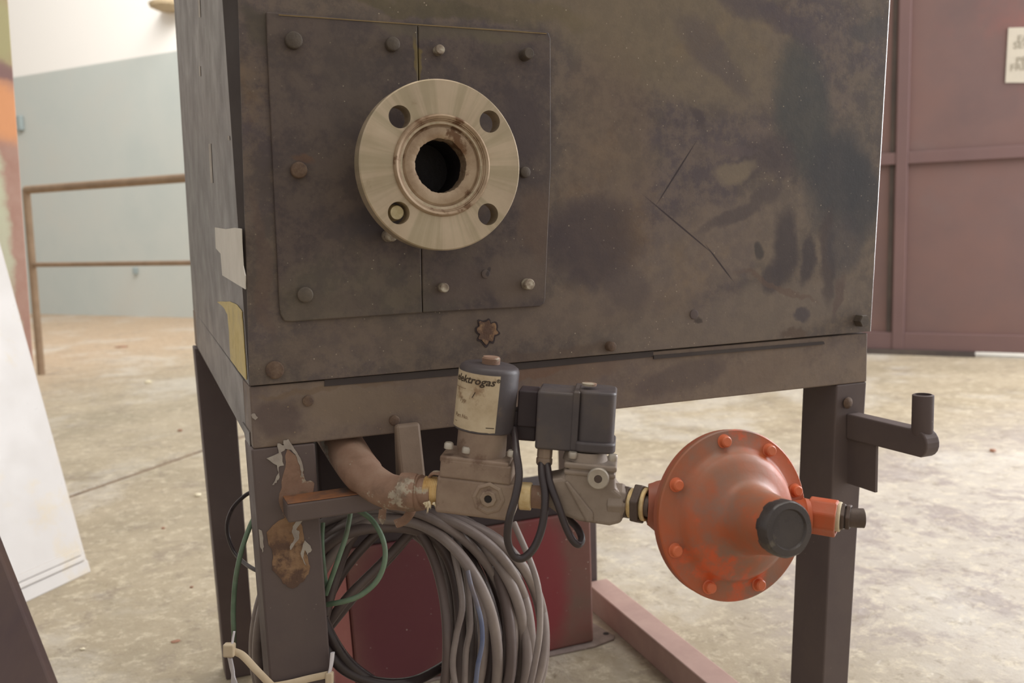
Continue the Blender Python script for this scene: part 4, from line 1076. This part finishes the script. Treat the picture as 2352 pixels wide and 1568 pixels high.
# black cables at the bottom of the opening
cable('black_cable', [(742, 1420, .99), (764, 1468, .99), (800, 1520, 1.0), (850, 1560, 1.01), (920, 1600, 1.02)], .0062, 'cableblack', 'thick black cable sweeping down right from the front leg, upper of two')
cable('black_cable', [(742, 1470, .99), (765, 1512, .99), (805, 1546, 1.0), (870, 1567, 1.01), (940, 1566, 1.02), (1000, 1540, 1.06), (1060, 1500, 1.10)], .0058, 'cableblack', 'thick black cable bowing along the bottom edge, lower of two')
cable('thin_wire', [(585, 1125, 1.15), (560, 1140, 1.15), (534, 1168, 1.15), (522, 1205, 1.15), (528, 1245, 1.15), (548, 1280, 1.14), (590, 1310, 1.10), (660, 1330, 1.07)], .0026, 'cableblack', 'thin black wire arching out left of the front leg')
# green wires
cable('green_wire', [(600, 1165, .99), (578, 1200, .975), (556, 1260, .97), (541, 1330, .97), (536, 1400, .97), (537, 1450, .97), (538, 1500, .98)], .0027, 'green', 'green wire running down left of the front leg')
cable('green_wire', [(800, 1175, .985), (822, 1172, .98), (856, 1196, .975), (880, 1240, .97), (884, 1285, .965), (868, 1330, .965), (835, 1362, .965), (800, 1378, .965), (752, 1388, .975)], .0029, 'green', 'green wire bent in a wide open loop in front of the coil')
cable('green_wire', [(806, 1170, .99), (796, 1225, .98), (778, 1280, .975), (762, 1325, .975), (748, 1365, .98)], .0028, 'green', 'straight green wire slanting down to the right edge of the front leg')
cable('green_wire', [(742, 1200, .99), (740, 1240, .985), (743, 1290, .98), (750, 1350, .98)], .0024, 'green', 'short green wire hugging the right edge of the front leg')
cable('blue_wire', [(1074, 1310, .985), (1082, 1345, .98), (1095, 1385, .98), (1106, 1430, .98), (1107, 1480, .98), (1097, 1530, .98), (1090, 1600, .985)], .0026, 'blue', 'thin blue wire down the middle of the coil')

# cable ties
def strap(par, name, m, px, w_=.0026, th=.0007):
    pts = spline([PZ(*p) for p in px], 6); mb = MB(); mb.tube(pts, (w_, th), 8, flat=tuple(VU)); return mb.build(name, m, par, smooth=True)
z0_ = PY(640, 1568).y
def fz(px, py, o=-.004):
    p = PY(px, py, o); return (p - CAM).dot(VF)
k1 = thing('cable_tie', 'cream nylon cable tie with its square head left of the leg', 'cable tie', PZ(528, 1492, .95))
mb = MB(); mb.box((0, 0, 0), (.0115, .009, .0135), frame(PZ(527, 1492, fz(560, 1492)), VU, VR)); mb.build('head', 'tie', k1, bevel=.002, bseg=3)
strap(k1, 'strap', 'tie', [(532, 1494, fz(560, 1492)), (556, 1504, fz(570, 1500)), (585, 1534, fz(600, 1534)), (612, 1562, fz(615, 1560)), (640, 1590, fz(640, 1590))], .0038, .0011)
strap(k1, 'tail', 'tiewhite', [(528, 1510, fz(560, 1500)), (534, 1540, fz(560, 1540)), (538, 1566, fz(560, 1566)), (544, 1600, fz(570, 1600))], .0018, .0048)
strap(k1, 'tail', 'tiewhite', [(533, 1480, fz(560, 1490)), (535, 1466, fz(560, 1470)), (538, 1450, fz(560, 1450))], .001, .0014)
k2 = thing('cable_tie', 'cream nylon cable tie crossing the leg front to its right corner', 'cable tie', PZ(757, 1550, .95))
mb = MB(); mb.box((0, 0, 0), (.0085, .008, .013), frame(PZ(757, 1556, fz(745, 1556)), VU, VR)); mb.build('head', 'tie', k2, bevel=.002, bseg=3)
strap(k2, 'strap', 'tie', [(610, 1578, fz(615, 1578)), (660, 1570, fz(660, 1570)), (710, 1558, fz(710, 1558)), (752, 1549, fz(745, 1549))], .0038, .0011)
strap(k2, 'tail', 'tiewhite', [(756, 1548, fz(745, 1548)), (761, 1525, fz(745, 1525)), (764, 1498, fz(745, 1500))], .0014, .0030)
# torn paper tails hanging by the elbow
o = flake('tape_strip', [(872, 1160), (888, 1162), (886, 1195), (878, 1205), (868, 1190)], lambda x, y: PZ(x, y, .935), tuple(VF * 1), 'elbow', .0006); tag(o, 'small dusty brown tape tail hanging under the middle of the elbow', 'tape')
mb = MB(); mb.tube(spline([PZ(952, 1150, .92), PZ(944, 1175, .91), PZ(928, 1195, .91), PZ(908, 1203, .915)], 6), (.0008, .0045), 8, flat=tuple(VF))
tag(mb.build('tape_strip', 'elbow', smooth=True), 'dusty brown strap curling down below the elbow collar', 'tape')

# ================================================================== CHIPS ON THE FLOOR
def chip(px, py, r, m, lab, seed, flat=.5, group=None):
    p = PG(px, py); mb = MB(); bmesh.ops.create_icosphere(mb.b, subdivisions=2, radius=r)
    for v in mb.b.verts:
        k_ = 1 + .35 * noise.noise(v.co / r * 1.3 + Vector((seed, 0, 0))); v.co = Vector((v.co.x * k_, v.co.y * k_ * .8, v.co.z * k_ * flat)) + Vector((p.x, p.y, r * flat * .8))
    tag(mb.build('stone_chip', m, smooth=True), lab, 'stone chip', group)
chip(454, 1139, .011, 'pebble', 'white chip on the floor close left of the rear leg', 1)
chip(413, 990, .010, 'pebblebrown', 'reddish chip on the floor above the joint near the rear leg', 2)
chip(190, 1492, .005, 'pebble', 'small pale chip on the floor below the white panel', 3)
chip(375, 1214, .005, 'pebblebrown', 'dark speck on the floor between white panel and rear leg', 4)
chip(440, 1349, .004, 'pebblebrown', 'dark speck on the floor nearest the rear leg foot', 5)
chip(403, 1473, .009, 'pebblebrown', 'flat brown flake on the floor low beside the rear leg', 6, .12)
chip(280, 797, .05, 'pebblebrown', 'flat dark scrap lying far back before the blue wall', 7, .1)
chip(340, 880, .02, 'pebble', 'two-lobed pale crumb far back on the ochre floor', 8)
chip(2280, 1037, .012, 'pebblebrown', 'brown crumb on the bright floor right of the bracket', 9)
